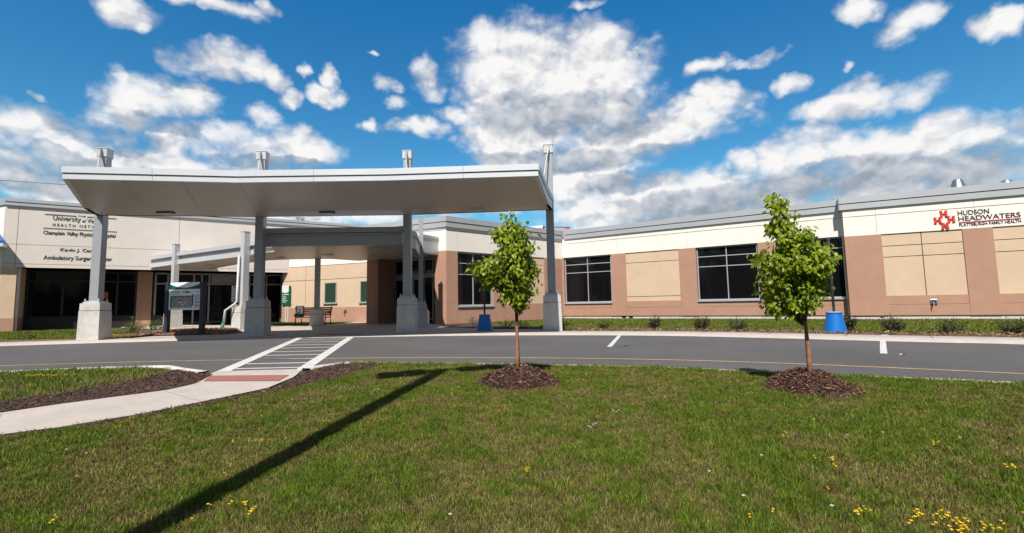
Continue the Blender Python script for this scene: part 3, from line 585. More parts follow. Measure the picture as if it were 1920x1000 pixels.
def young_tree(root, base, trunk, prof, dep, seed, nleaf, lsz, lwd, holes=()):
    """trunk: list of (x,z,r) relative to base; prof: list of (z, xl, xr) outline relative to base"""
    g = np.random.default_rng(seed); bx_, by_, bz_ = base
    tp = [(bx_+x, by_+.03*math.sin(z*3+seed), z) for x, z, r in trunk]
    mb = MB(); mb.tube(tp, [r for _, _, r in trunk], 10)
    zs = np.array([p[0] for p in prof]); XL = np.array([p[1] for p in prof]); XR = np.array([p[2] for p in prof]); o_ = np.argsort(zs); zs, XL, XR = zs[o_], XL[o_], XR[o_]
    cc_ = (XL+XR)/2; hw_ = np.maximum((XR-XL)/2*(.93 if seed == 47 else 1.0)-.04, .02); XL, XR = cc_-hw_, cc_+hw_; zs = zs[0]+.05+(zs-zs[0])*(zs[-1]-zs[0]-.13)/(zs[-1]-zs[0])
    tz = np.array([t[1] for t in trunk]); tx = np.array([t[0] for t in trunk])
    # clump centres
    cl = []; area = np.trapezoid(XR-XL, zs) if hasattr(np, 'trapezoid') else np.trapz(XR-XL, zs)
    while len(cl) < nleaf//24:
        z = g.uniform(zs[0], zs[-1]); l = np.interp(z, zs, XL); r = np.interp(z, zs, XR)
        if g.random() > (r-l)/(XR-XL).max(): continue
        c = (l+r)/2; hw = (r-l)/2; q = g.uniform(0, 2*np.pi); rad = math.sqrt(g.uniform(.05, 1))
        x = c+math.cos(q)*hw*rad*.93; y = math.sin(q)*min(hw, .42)*rad*.95
        if any(abs(x-hx) < hr and abs(z-hz) < hr*.8 for hx, hz, hr in holes) : continue
        cl.append((x, y, z))
    P_ = []; D_ = []; ctr = []
    for (x, y, z) in cl:
        # twig from the trunk
        z0 = max(.60 if seed == 47 else .66, z-(.18+.55*math.hypot(x-np.interp(z, tz, tx), y))); z0 = min(z0, tz[-1]-.02); x0 = np.interp(z0, tz, tx)
        a = Vector((bx_+x0, by_, z0)); b = Vector((bx_+x, by_+y, z)); m = a.lerp(b, .55)+Vector((0, 0, .05*(b-a).length))
        L_ = (b-a).length; mb.tube([a, m, b], [.004+.008*min(L_, .6), .004+.003*L_, .002], 5)
        n = int(g.normal(26, 11)); n = max(6, n); s = g.uniform(.026, .056)
        p = np.array([bx_+x, by_+y, z])+g.normal(0, 1, (n, 3))*np.array([s, s, s*1.05])
        out = np.array([x-np.interp(z, tz, tx), y, 0]); out = out/(np.linalg.norm(out)+1e-6)
        d = out*.5+g.normal(0, .5, (n, 3))+np.array([0, 0, -.95])
        P_.append(p); D_.append(d); ctr.append(np.repeat(g.uniform(0, 1), n))
    P_ = np.vstack(P_); D_ = np.vstack(D_); q = np.concatenate(ctr); n = len(P_)
    Nn = g.normal(0, .55, (n, 3))+np.array([0, -.55, .75]); 
    dark = np.array((.065, .11, .006)); mid = np.array((.20, .28, .010)); lite = np.array((.38, .44, .030))
    f = np.clip(q*.6+g.random(n)*.5+.06, 0, 1)[:, None]; col = np.where(f < .5, dark+(mid-dark)*f*2, mid+(lite-mid)*(f*2-1))
    V, F, c8 = leaf_mesh(P_, D_, Nn, lsz*g.uniform(.65, 1.25, n), lwd*g.uniform(.7, 1.2, n), g, col)
    npmesh('crown', V, F, 'leaf', c8, smooth=False, parent=root)
    t = mb.build('trunk', ['bark', 'twig'], root, smooth=True)
    nb = len(tp); seg = 10
    mi = np.ones(len(t.data.polygons), np.int32); zc = np.array([p.center.z for p in t.data.polygons]); mi[:(nb-1)*seg] = (zc[:(nb-1)*seg] > UPD).astype(int); t.data.polygons.foreach_set('material_index', mi)
UPD = .72  # trunk above this height gets the dark twig colour as painted crown shade
def P1(X, Y): return ((X-385)/2.63/150*1.0, .88+(570.8-(380+Y/2.63))/150)
def prof1(rows): return [(P1(0, Y)[1], (a-385)/2.63/150, (b-385)/2.63/150) for Y, a, b in rows]
t1 = empty('young_tree', (T1[0], T1[1], 0.05), 'slim young tree with a long branch to the left, in front of the canopy corner', 'tree', 'young street trees on mulch mounds')
young_tree(t1, (T1[0], T1[1], 0), [(0.0, .02, .030), (0.0, .3, .026), (-.005, .62, .024), (-.01, 1.0, .020), (-.03, 1.4, .014), (-.05, 1.8, .008), (-.06, 2.02, .003)],
  prof1([(42, 340, 385), (60, 335, 395), (85, 330, 400), (100, 275, 405), (130, 262, 470), (160, 262, 490), (200, 270, 505), (250, 250, 508), (290, 200, 505), (310, 135, 495), (340, 150, 490), (380, 190, 490), (420, 235, 492), (450, 265, 480), (485, 350, 465), (530, 350, 425), (560, 340, 400)]), .4, 31, 3900, .060, .040, holes=((-.30, 1.62, .10), (-.62, 1.05, .08)))
t2 = empty('young_tree', (T2[0], T2[1], 0.05), 'young tree with a tall leafy top and curved trunk, before the right wing windows', 'tree', 'young street trees on mulch mounds')
k2 = 900/5.18
def prof2(rows): return [(.88+(561.5-(340+Y/2.38))/k2, (a-418)/2.38/k2, (b-418)/2.38/k2) for Y, a, b in rows]
young_tree(t2, (T2[0], T2[1], 0), [(.02, .02, .026), (.01, .22, .023), (.0, .42, .021), (-.01, .7, .019), (-.02, 1.1, .015), (-.06, 1.5, .010), (-.14, 1.85, .006), (-.2, 2.03, .003)],
  prof2([(45, 312, 335), (70, 300, 370), (100, 300, 413), (150, 300, 415), (175, 276, 425), (220, 285, 448), (245, 300, 520), (270, 280, 530), (300, 245, 555), (340, 212, 560), (400, 228, 556), (450, 218, 556), (500, 238, 535), (540, 240, 515), (575, 245, 470), (600, 290, 400)]), .4, 47, 4000, .058, .040, holes=((-.26, 1.42, .09), (.25, 1.28, .06), (-.12, 1.62, .05)))
# ------------------------------------------------------------------ shrubs
def shrub(loc, r, h, n, seed, label, cols, group, leaf=.035, cat='shrub', name='shrub'):
    g = np.random.default_rng(seed); root = empty(name, loc, label, cat, group); mb = MB(); P_ = []; D_ = []
    for i in range(max(7, n//16)):
        q = g.uniform(0, 2*np.pi); rad = r*math.sqrt(g.random()); hh = h*g.uniform(.45, 1.0)*(1-.35*(rad/r)**2)
        a = Vector(loc)+Vector((math.cos(q)*rad*.25, math.sin(q)*rad*.25, 0)); b = Vector(loc)+Vector((math.cos(q)*rad, math.sin(q)*rad, hh))
        mb.tube([a, a.lerp(b, .5)+Vector((0, 0, .04*h)), b], [.006, .004, .002], 4)
        k = 16; t = g.uniform(.35, 1.05, k)[:, None]; P_.append(np.array(a)*(1-t)+np.array(b)*t+g.normal(0, r*.10, (k, 3))); D_.append(g.normal(0, .7, (k, 3))+np.array([math.cos(q)*.4, math.sin(q)*.4, .3]))
    P_ = np.vstack(P_); P_[:, 2] = np.maximum(P_[:, 2], loc[2]+.02); D_ = np.vstack(D_); n = len(P_); cc = np.array(cols); c = cc[g.integers(0, len(cc), n)]*g.uniform(.6, 1.4, n)[:, None]
    V, F, c8 = leaf_mesh(P_, D_, g.normal(0, .6, (n, 3))+np.array([0, 0, .7]), leaf*g.uniform(.6, 1.3, n), leaf*.6*g.uniform(.6, 1.2, n), g, c)
    npmesh('foliage', V, F, 'shrubleaf', c8, parent=root); mb.build('stem', 'twig', root); return root
scr = [(.055, .035, .018), (.035, .035, .014), (.075, .045, .022), (.04, .05, .016)]
grn = [(.06, .09, .02), (.09, .12, .03), (.05, .07, .02)]
GR = 'low shrubs in the mulch strip before the right wing'
SH = [(1.6, 16.75, .24, .26, scr, 'reddish scruffy shrub just right of the rightmost canopy pedestal'),
      (3.05, 16.1, .20, .20, grn, 'sparse green shrub near the left end of the right wing grass strip'),
      (4.55, 15.6, .20, .32, scr, 'tall thin brown shrub below the tan wall panel between two windows'),
      (5.75, 14.75, .22, .34, scr, 'dark brown upright shrub left of the low green one, below the large window'),
      (6.6, 14.25, .26, .28, grn, 'greener bushy shrub below the right edge of the large window'),
      (9.0, 13.0, .16, .34, scr, 'dark upright shrub directly right of the bright blue post base'),
      (9.75, 12.45, .24, .34, scr, 'tall reddish shrub below the first brown pilaster of the projecting wing'),
      (10.6, 11.75, .28, .24, grn, 'wide low shrub below the wall hydrant of the projecting wing'),
      (11.5, 11.15, .24, .26, grn, 'greenish shrub nearest the right edge of the picture')]
for i, (x, y, r, h, c, lb) in enumerate(SH): shrub((x, y, 0), r*1.2, h*1.45, 620, 60+i, lb, c, GR, .05)
for i, (x, y, r, h, c, lb) in enumerate([(-.3, 18.3, .35, .42, scr, 'dark shrub in the shade left of the rightmost canopy pedestal'), (-1.6, 20.4, .4, .5, scr, 'dark shrub in deep shade beside the entrance pilaster'), (.35, 17.8, .3, .35, grn, 'small shaded shrub between the left blue post base and the rightmost pedestal')]): shrub((x, y, 0), r, h, 260, 80+i, lb, c, 'shrubs in the shaded bed')
shrub((-16.6, 16.6, 0), .28, .26, 220, 90, 'small brown shrub in the grass left of the leftmost canopy pedestal', scr, None)
ylw = [(.10, .13, .015), (.16, .17, .015), (.05, .09, .015)]
shrub((-15.3, 19.4, 0), .5, .72, 520, 91, 'round yellow-green bush left of the directory sign', ylw, 'yellow-green bushes by the directory sign', .06, 'bush', 'bush')
shrub((-14.3, 19.2, 0), .42, .68, 420, 92, 'yellow-green bush touching the left post of the directory sign', ylw, 'yellow-green bushes by the directory sign', .06, 'bush', 'bush')

# ------------------------------------------------------------------ flowers in the lawn
def px_ground(px, py, z=-.08):   # where a seen flower stands on the lawn
    for _ in range(6):
        v = M4.to_3x3() @ Vector(((px-960)/900, -(py-489.55)/900, -1)); t = (z-EYE)/v.z; x, y = v.x*t, v.y*t
        z = float(zl(np.array([x]), np.array([y]))[0])+.05
    return x, y, z-.05
def flower_mesh(name, m, r, petals, hgt, n, g):
    mb = MB()
    for k in range(n):
        ox, oy = (g.uniform(-r*1.6, r*1.6), g.uniform(-r*1.6, r*1.6)) if n > 1 else (0, 0); hz = hgt*g.uniform(.8, 1.1)
        for i in range(petals):
            a = 2*math.pi*i/petals+g.uniform(-.2, .2); b = .5
            c = (ox, oy, hz); p1 = (ox+math.cos(a-b)*r*.7, oy+math.sin(a-b)*r*.62, hz+r*.9); p2 = (ox+math.cos(a)*r, oy+math.sin(a)*r, hz+r*1.1); p3 = (ox+math.cos(a+b)*r*.7, oy+math.sin(a+b)*r*.62, hz+r*.9)
            mb.add([c, p1, p2, p3], [(0, 1, 2, 3)])
    return mb
fg = np.random.default_rng(4)
YF = [(470,824),(476,826),(487,826),(493,823),(440,826),(503,824),(546,827),(535,822),(422,886),(438,887),(430,872),(458,871),(436,942),(452,943),(466,941),(471,957),(480,952),(474,960),(141,893),(100,977),(104,966),(408,905),(387,945),(355,973),(716,686),(722,685),(728,687),(735,685),(740,686),(246,783),(252,782),(430,771),(225,798),(247,798),(945,766),(938,769),(850,729),(862,725),(782,748),(776,751),(849,738),(985,880),(993,878),(990,877),(910,761),(1065,713),(1073,711),(1080,712),(1088,710),(1101,702),(1094,711),(1185,700),(1318,699),(1321,697),(1313,707),(1185,697),(1349,704),(1351,705),(1302,718),(1227,714),(1524,786),(1464,815),(1470,809),(1747,826),(1755,831),(1759,829),(1562,870),(1526,855),(1558,858),(1566,858),(1454,956),(1409,965),(1601,957),(1607,953),(1603,958),(1620,949),(1714,958),(1725,956),(1712,970),(1731,967),(1714,979),(1766,959),(1759,968),(1757,966),(1783,964),(1779,970),(1788,971),(1786,975),(1806,971),(1759,983),(1785,987),(1794,993),(1799,992),(1800,981),(1805,984),(1812,986),(1808,988),(1803,979),(1810,983),(1888,871),(1893,870),(1895,872),(1862,985),(1868,990),(1850,993),(1877,976),(1915,960),(1835,978),(1843,985),(1630,958),(1548,913),(760,702),(716,688),(710,687)]
WF = [(1112,797),(1104,800),(1117,795),(1108,802),(1150,771),(1160,770),(1156,773),(615,727),(622,729),(630,726),(638,728),(646,725),(655,731),(664,727),(672,726),(680,729),(702,731),(710,730),(720,733),(728,734),(540,752),(548,750),(844,966),(161,851),(124,844),(1394,931),(1330,885),(1428,855),(1589,817),(1800,822),(1560,950),(1656,812)]
f0 = None
for x, y in YF:
    p = px_ground(x, y)
    if f0 is None: f0 = flower_mesh('f', 'flower', .0075, 5, .042, 3, fg).build('yellow_flower', 'flower'); o = f0
    else: o = f0.copy(); C.objects.link(o)
    o.location = p; s = .8+.5*fg.random(); o.scale = (s, s, 1); o.rotation_euler = (0, 0, fg.uniform(0, 6.28))
    tag(o, 'small yellow trefoil flower cluster low in the grass of the foreground lawn', 'flower', 'yellow trefoil flowers in the lawn')
f0 = None
for x, y in WF:
    p = px_ground(x, y)
    if f0 is None: f0 = flower_mesh('f', 'clover', .011, 8, .048, 1, fg).build('clover_flower', 'clover'); o = f0
    else: o = f0.copy(); C.objects.link(o)
    o.location = p; o.rotation_euler = (0, 0, fg.uniform(0, 6.28))
    tag(o, 'small whitish clover head low in the grass of the foreground lawn', 'flower', 'white clover heads in the lawn')
f0 = None
for x, y in [(50,704),(58,705),(66,704),(74,703),(80,705),(90,704),(97,705),(103,704),(122,703),(136,703)]:
    p = px_ground(x, y, .0)
    if f0 is None: f0 = flower_mesh('f', 'flower', .013, 5, .05, 5, fg).build('yellow_flower', 'flower'); o = f0
    else: o = f0.copy(); C.objects.link(o)
    o.location = p; tag(o, 'small yellow flower cluster in the left lawn patch beyond the mulch bed', 'flower', 'yellow flowers in the left lawn patch')

# ------------------------------------------------------------------ right building
WA = Wall((3.04, 28.8), 124); WA2 = Wall((14.35, 20.55), 116.5); WB = Wall((-3.19, 23.2), 47.8); WC = Wall((-3.19, 23.2), -63.4); WD = Wall((-14.4, 30.9), 115); WL = Wall((-25.2, 23.7), 56)
rb = empty('health_centre_building', (3.04, 28.8, 0), 'long single-storey right wing in cream, tan and brown stucco with a grey metal roof edge', 'building')
def fascia(w, s0, s1, z, parent, n=.0, c0=0, c1=0):
    # two metal tiers with a dark reveal between, over a small soffit
    w.one('roof_fascia', ['fascia', 'dark'], parent, (s0-c0, s1+c1, -.5, .09, z-.53, z-.29), (s0, s1, -.5, .05, z-.29, z-.262, 1), (s0-c0, s1+c1, -.5, .12, z-.262, z))
def window(w, s0, s1, z0, z1, parent, mull=(), trans=(), rec=.14, fr=.055, sill=True, gl='glass', label=None):
    f = w.one('window', 'frame', parent, *([(s0, s0+fr, -rec-.05, -rec+.03, z0, z1), (s1-fr, s1, -rec-.05, -rec+.03, z0, z1), (s0+fr, s1-fr, -rec-.05, -rec+.03, z0, z0+fr), (s0+fr, s1-fr, -rec-.05, -rec+.03, z1-fr, z1)]
        +[(m-fr*.4, m+fr*.4, -rec-.045, -rec+.022, z0+fr, z1-fr) for m in mull]+[(s0+fr, s1-fr, -rec-.04, -rec+.016, t-fr*.38, t+fr*.38) for t in trans]))
    w.one('pane', gl, f, (s0+.01, s1-.01, -rec-.03, -rec-.02, z0+.01, z1-.01))
    if sill: w.one('sill', 'frame', f, (s0-.04, s1+.04, -rec-.02, .05, z0-.07, z0))
    # reveal of the opening
    return f
def panel(w, s0, s1, z0, z1, joints, parent, vj=(), rec=.045, m='beige', name='wall_panel'):
    g = .014; zz_ = [z0]+sorted(joints)+[z1]; ss = [s0]+sorted(vj)+[s1]; B = [(s0, s1, -.3, -rec-.03, z0, z1, 1)]
    for a, b in zip(zz_[:-1], zz_[1:]):
        for c, d in zip(ss[:-1], ss[1:]): B.append((c+(g if c != s0 else 0), d-(g if d != s1 else 0), -.3+.001, -rec, a+(g if a != z0 else 0), b-(g if b != z1 else 0), 0))
    return w.one(name, [m, 'dark'], parent, *B)
def upper(w, s0, s1, zb, zg, zt, parent, vj=()):   # white band with one horizontal reveal and vertical joints
    g = .012; B = [(s0, s1, -.4, -.03, zb, zt, 1)]; ss = [s0]+list(vj)+[s1]
    for c, d in zip(ss[:-1], ss[1:]):
        B.append((c+(.006 if c != s0 else 0), d-(.006 if d != s1 else 0), -.399, 0, zb, zg-g)); B.append((c+(.006 if c != s0 else 0), d-(.006 if d != s1 else 0), -.399, .012, zg+g, zt))
    return w.one('upper_wall', ['white', 'joint'], parent, *B)
def base(w, s0, s1, z1, parent, ledge=.60):
    w.one('base_wall', 'brown', parent, (s0, s1, -.35, -.012, .16, ledge-.008), (s0, s1, -.35, -.030, ledge-.008, ledge+.008), (s0, s1, -.35, -.02, ledge+.008, z1))
def pil(w, s0, s1, z0, z1, parent, n=0.0): w.one('pilaster', 'brown', parent, (s0, s1, -.38, n, z0, z1))
# wing A
upper(WA, 0.0, 14.15, 3.62, 4.45, 4.74, rb, (3.5, 7.3, 10.95)); fascia(WA, 0.2, 14.2, 5.25, rb)
WA.one('foundation', 'kerb', rb, (0, 14.1, -.3, -.06, -.3, .16))
pil(WA, -.3, .08, .16, 3.62, rb); window(WA, .10, 3.06, .92, 3.62, rb, mull=(1.58,), trans=(2.68, 3.17)); base(WA, .08, 3.08, .86, rb)
pil(WA, 3.08, 3.94, .16, 3.62, rb); panel(WA, 3.94, 6.85, .95, 3.62, (1.19, 3.05), rb); base(WA, 3.94, 6.85, .95, rb)
pil(WA, 6.85, 7.70, .16, 3.62, rb); window(WA, 7.72, 10.54, .92, 3.62, rb, mull=(9.13,), trans=(2.62, 3.13)); base(WA, 7.70, 10.56, .86, rb)
pil(WA, 10.56, 11.32, .16, 3.62, rb); window(WA, 11.34, 14.04, .92, 3.62, rb, mull=(12.7,), trans=(2.62, 3.13)); base(WA, 11.32, 14.1, .86, rb)
for s0, s1 in ((.06, 3.1), (7.68, 10.58), (11.3, 14.1)): WA.one('wall_backing', 'recess', rb, (s0, s1, -.5, -.2, .1, 3.7))
for s in (3.6, 4.0): WA.one('foundation_vent', 'black', rb, (s, s+.22, -.3, -.05, .02, .14))
# projecting wing A2
upper(WA2, 0.0, 12, 3.54, 4.37, 4.70, rb, (1.15, 4.3)); fascia(WA2, -.02, 12, 5.22, rb, c0=.1)
WA2.one('foundation', 'kerb', rb, (0.02, 12, -.3, -.06, -.3, .16))
pil(WA2, 0, 1.29, .16, 3.54, rb); panel(WA2, 1.29, 3.88, .96, 3.54, (2.57, 3.03), rb, vj=(2.6,)); base(WA2, 1.29, 3.88, .96, rb)
pil(WA2, 3.88, 4.78, .16, 3.54, rb); panel(WA2, 4.78, 7.4, .96, 3.54, (2.57, 3.03), rb, vj=(6.1,)); base(WA2, 4.78, 7.4, .96, rb)
pil(WA2, 7.4, 8.3, .16, 3.54, rb); panel(WA2, 8.3, 11, .96, 3.54, (2.57, 3.03), rb, vj=(9.6,)); base(WA2, 8.3, 11, .96, rb); pil(WA2, 11, 12, .16, 3.54, rb)
mb = MB(); a = WA2.P(0, 0, 0); b = WA2.P(.001, -1.0, 0); c = WA2.P(.3, -1.0, 0); d = WA2.P(.3, -.02, 0)
mb.prism([a[:2], b[:2], c[:2], d[:2]], .16, 4.7); 
o = mb.build('return_wall', 'white', rb)
# wing B (right face of the entrance pavilion)
upper(WB, 0.0, 8.75, 3.56, 4.58, 4.74, rb, (.68, 3.3, 6.83)); fascia(WB, -.0, 8.3, 5.25, rb, c0=.07, c1=.1)
WB.one('foundation', 'kerb', rb, (0, 8.5, -.3, -.06, -.3, .05))
pil(WB, 0, .68, .0, 3.56, rb); window(WB, .70, 2.95, .86, 3.54, rb, mull=(1.72,), trans=(2.43, 2.99)); WB.one('base_wall', 'brown', rb, (.68, 2.97, -.35, -.012, .0, .5), (.68, 2.97, -.35, -.02, .5, .80)); WB.one('wall_backing', 'recess', rb, (.66, 3.0, -.5, -.2, 0, 3.6))
pil(WB, 2.97, 3.75, .0, 3.56, rb); panel(WB, 3.75, 6.83, .92, 3.56, (2.68, 3.12), rb, vj=(5.3,)); WB.one('base_wall', 'brown', rb, (3.75, 6.83, -.35, -.012, .0, .92)); pil(WB, 6.83, 8.75, .0, 3.56, rb)
# wing C (entrance front)
upper(WC, 0.005, 5.3, 3.56, 4.58, 4.74, rb); fascia(WC, .0, 5.4, 5.25, rb, c0=.07)
pil(WC, 0.005, .68, .0, 3.56, rb); pil(WC, 4.45, 5.08, .0, 3.56, rb)
WC.one('recess_side', 'brown', rb, (4.32, 4.45, -1.6, -.02, 0, 3.56)); WC.one('recess_side', 'brown', rb, (.68, .76, -1.6, -.39, 0, 3.56))
WC.one('recess_ceiling', 'soffit', rb, (.76, 4.32, -1.6, -.4, 3.40, 3.5)); WC.one('recess_back', 'recess', rb, (.7, 4.5, -1.9, -1.72, 0, 3.6))
sf = WC.one('storefront', 'dframe', rb, *([(s-.035, s+.035, -1.42, -1.32, 0.02, 3.4) for s in (.80, 1.75, 2.30, 4.27)]+[(.8, 4.3, -1.41, -1.33, z, z+.07) for z in (3.3,)]+[(.8, 4.3, -1.43, -1.30, 2.38, 2.62), (.8, 1.75, -1.41, -1.33, 1.05, 1.14)]))
WC.one('pane', 'glass', sf, (.8, 4.3, -1.375, -1.37, .02, 3.38))
sd = WC.one('sliding_door', 'dframe', rb, *([(s-.03, s+.03, -1.30, -1.24, .04, 2.36) for s in (2.36, 2.96, 3.06, 3.66, 4.2)]+[(2.36, 4.2, -1.295, -1.245, z, z+.08) for z in (.04, 1.12, 2.28)]))
WC.one('pane', 'glass', sd, (2.37, 4.2, -1.275, -1.27, .06, 2.34))
WC.one('exit_sign', 'textred', rb, (3.0, 3.25, -1.30, -1.27, 2.85, 2.93))
# wing D (low wall behind the bench)
D1 = 8.0
WD.one('upper_wall', ['white', 'dark'], rb, (-.0, D1, -.4, 0, 3.52, 4.5), (-.0, D1, -.4, -.03, 3.49, 3.52, 1))
panel(WD, -.58, D1, 1.15, 3.49, (2.63,), rb, rec=.0, vj=(1.5,))
WD.one('wall_panel', 'beige', rb, (-.58, D1, -.3, 0, .92, 1.13)); WD.one('base_wall', 'brown', rb, (-.58, D1, -.3, .01, 0, .92)); WD.one('roof_fascia', 'fascia', rb, (-.1, D1, -.4, .1, 4.5, 4.7))
for s0, s1 in ((3.18, 4.1), (6.02, 6.95)):
    f = WD.one('window', 'frame', rb, (s0-.04, s0+.02, 0, .045, 1.2, 2.44), (s1-.02, s1+.04, 0, .045, 1.2, 2.44), (s0+.02, s1-.02, 0, .045, 2.38, 2.44), (s0-.1, s1+.1, 0, .10, 1.12, 1.2)); WD.one('pane', 'glass2', f, (s0+.02, s1-.02, .001, .012, 1.2, 2.38))
mb = MB(); mb.prism([WB.P(0, -.3, 0)[:2], WB.P(8.5, -.3, 0)[:2], WA.P(14.1, -.3, 0)[:2], WA2.P(12, -.3, 0)[:2], (40, 30), (20, 50), (-5, 50), (-10, 33), WC.P(5.2, -.35, 0)[:2], WC.P(.1, -.35, 0)[:2]], 4.72, 4.9); mb.build('roof', 'steel', rb)
WA2.one('end_wall', 'white', rb, (11.6, 12.0, -14, -.4, 0, 4.72)); 
mb = MB(); mb.prism([WD.P(-.2, -.3, 0)[:2], WD.P(D1, -.3, 0)[:2], (-6, 34), (-12, 38)], 4.4, 4.5); mb.build('roof', 'steel', rb)
# ------------------------------------------------------------------ left building
lb = empty('surgery_centre_building', (-25.2, 23.7, 0), 'tall pale stucco left wing with a deep dark window recess under its blank upper wall', 'building')
g = .010
B = [(-.12, 19, -1.9, -.03, 3.19, 6.3, 1)]
for c, d in ((-.12, .37), (.39, 7.06), (7.08, 13.0), (13.02, 19)):
    for a, b in ((3.19, 3.36), (3.38, 4.34), (4.36, 6.3)): B.append((c, d, -1.899, 0, a, b))
WL.one('upper_wall', ['pale', 'joint'], lb, *B)
WL.one('roof_fascia', ['fascia', 'dark'], lb, (-.12, 19, -.5, .10, 6.3, 6.46), (-.12, 19, -.5, .07, 6.46, 6.485, 1), (-.12, 19, -.5, .13, 6.485, 6.65))
c0_ = WL.P(-.12, -.02, 0); mb = MB(); mb.prism([c0_[:2], (c0_[0]-14, c0_[1]+5.5), (c0_[0]-13.9, c0_[1]+6.2), (c0_[0]+.4, c0_[1]+.6)], 0, 6.3); mb.build('side_wall', 'white', lb)
mb = MB(); mb.prism([(c0_[0]+.02, c0_[1]-.08), (c0_[0]-14.1, c0_[1]+5.35), (c0_[0]-13.9, c0_[1]+6.2), (c0_[0]+.4, c0_[1]+.6)], 6.303, 6.648); mb.build('roof_fascia', 'fascia', lb)
WL.one('pilaster', ['beige', 'brown'], lb, (-.10, .46, -1.9, -.01, .66, 3.19), (-.12, .48, -1.9, .01, 0, .66, 1))
WL.one('pilaster', ['brown', 'brown'], lb, (5.15, 5.85, -1.9, -1.62, .9, 3.19), (5.15, 5.85, -1.9, -1.60, 0, .9, 1))  # tan pilaster given the brown stucco, its recess shade put into the colour
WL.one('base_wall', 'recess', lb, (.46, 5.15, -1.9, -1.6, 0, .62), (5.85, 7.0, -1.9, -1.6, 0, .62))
WL.one('recess_back', 'recess', lb, (.3, 13.6, -2.4, -1.92, 0, 3.3))
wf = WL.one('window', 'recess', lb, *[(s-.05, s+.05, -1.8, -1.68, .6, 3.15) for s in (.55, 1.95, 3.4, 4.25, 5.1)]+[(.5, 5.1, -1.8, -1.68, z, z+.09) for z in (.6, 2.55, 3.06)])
WL.one('pane', 'glass', wf, (.5, 5.1, -1.75, -1.74, .65, 3.1))
pane_b = WL.one('blind', 'mapgrey', wf, (3.5, 4.2, -1.79, -1.77, 1.1, 2.5))
ef = WL.one('window', 'dframe', lb, *[(s-.045, s+.045, -1.8, -1.68, .05, 3.15) for s in (6.0, 6.6, 7.9, 8.3, 8.7, 10.6, 10.9, 11.9, 12.8)]+[(5.95, 12.8, -1.8, -1.68, z, z+.09) for z in (2.45, 3.06)])
WL.one('pane', 'glass', ef, (5.95, 12.8, -1.75, -1.74, .05, 3.1))
WL.one('transom_panel', 'mapgrey', ef, (8.8, 10.55, -1.735, -1.72, 2.56, 3.05)); WL.one('blind', 'mapgrey', ef, (6.68, 7.85, -1.79, -1.76, .9, 3.0))
mb = MB(); mb.prism([WL.P(-.1, -.4, 0)[:2], WL.P(19, -.4, 0)[:2], (-20, 48), (-40, 40)], 6.2, 6.3); mb.build('roof', 'steel', lb)
# notice board by the left entrance
nb = empty('notice_board', WL.P(10.2, -1.5, 0), 'grey panelled notice board standing in the left entrance recess', 'notice board')
WL.one('board', 'signwhite', nb, (9.9, 10.9, -1.5, -1.44, 1.35, 2.4), (9.9, 10.9, -1.5, -1.44, .35, 1.22)); WL.one('print', 'textdark', nb, *([(10.0, 10.8, -1.44, -1.43, 1.55+.14*i, 1.57+.14*i) for i in range(5)]+[(10.05, 10.4, -1.44, -1.432, 1.44, 1.5)])); WL.one('frame', 'recess', nb, (9.88, 10.92, -1.52, -1.45, 1.22, 1.35), (9.86, 9.9, -1.52, -1.43, 0, 2.42), (10.9, 10.94, -1.52, -1.43, 0, 2.42)); WL.one('header', 'textred', nb, (10.0, 10.7, -1.44, -1.428, 2.25, 2.3))
pp = WL.one('posted_notice', 'orange', None, (3.62, 3.86, -1.67, -1.66, 1.65, 2.0)); tag(pp, 'orange paper notice taped inside the dark window behind the leftmost column', 'notice')

# ------------------------------------------------------------------ wall signs
s1 = empty('wall_sign', WL.P(2.7, .03, 5.4), 'green and charcoal university health network lettering high on the left wing wall', 'wall sign')
text(WL, 2.62, 2.92, 5.98-.03, 6.04-.03, 'THE', 'textdark', s1)
WL.one('rule', 'textdark', s1, (1.33, 2.55, .012, .03, 5.965, 5.985), (2.99, 4.2, .012, .03, 5.965, 5.985), (1.3, 4.25, .012, .03, 5.245, 5.262))
text(WL, 1.66, 2.74, 5.60, 5.93, 'University', 'textgreen', s1, bold=.004); text(WL, 2.80, 2.95, 5.66, 5.80, 'of', 'textgreen', s1, shear=.25, bold=.01); text(WL, 3.0, 3.88, 5.655, 5.88, 'Vermont', 'textgreen', s1, bold=.004)
text(WL, 1.66, 3.88, 5.37, 5.52, 'H E A L T H   N E T W O R K', 'textdark', s1)
text(WL, 1.33, 4.2, 4.86, 5.12, 'Champlain Valley Physicians Hospital', 'textgreen', s1, bold=.009)
s2 = empty('wall_sign', WL.P(2.7, .03, 3.8), 'dark green two-line surgery centre lettering low on the left wing wall', 'wall sign')
text(WL, 2.02, 3.62, 4.02, 4.24, 'Kevin J. Carroll', 'textgreen', s2, bold=.009); text(WL, 1.40, 4.12, 3.56, 3.84, 'Ambulatory Surgery Center', 'textgreen', s2, bold=.009)
s3 = empty('wall_sign', WA2.P(4.3, .03, 3.7), 'red cross-shaped letter emblem and plum family health lettering on the projecting right wing', 'wall sign')
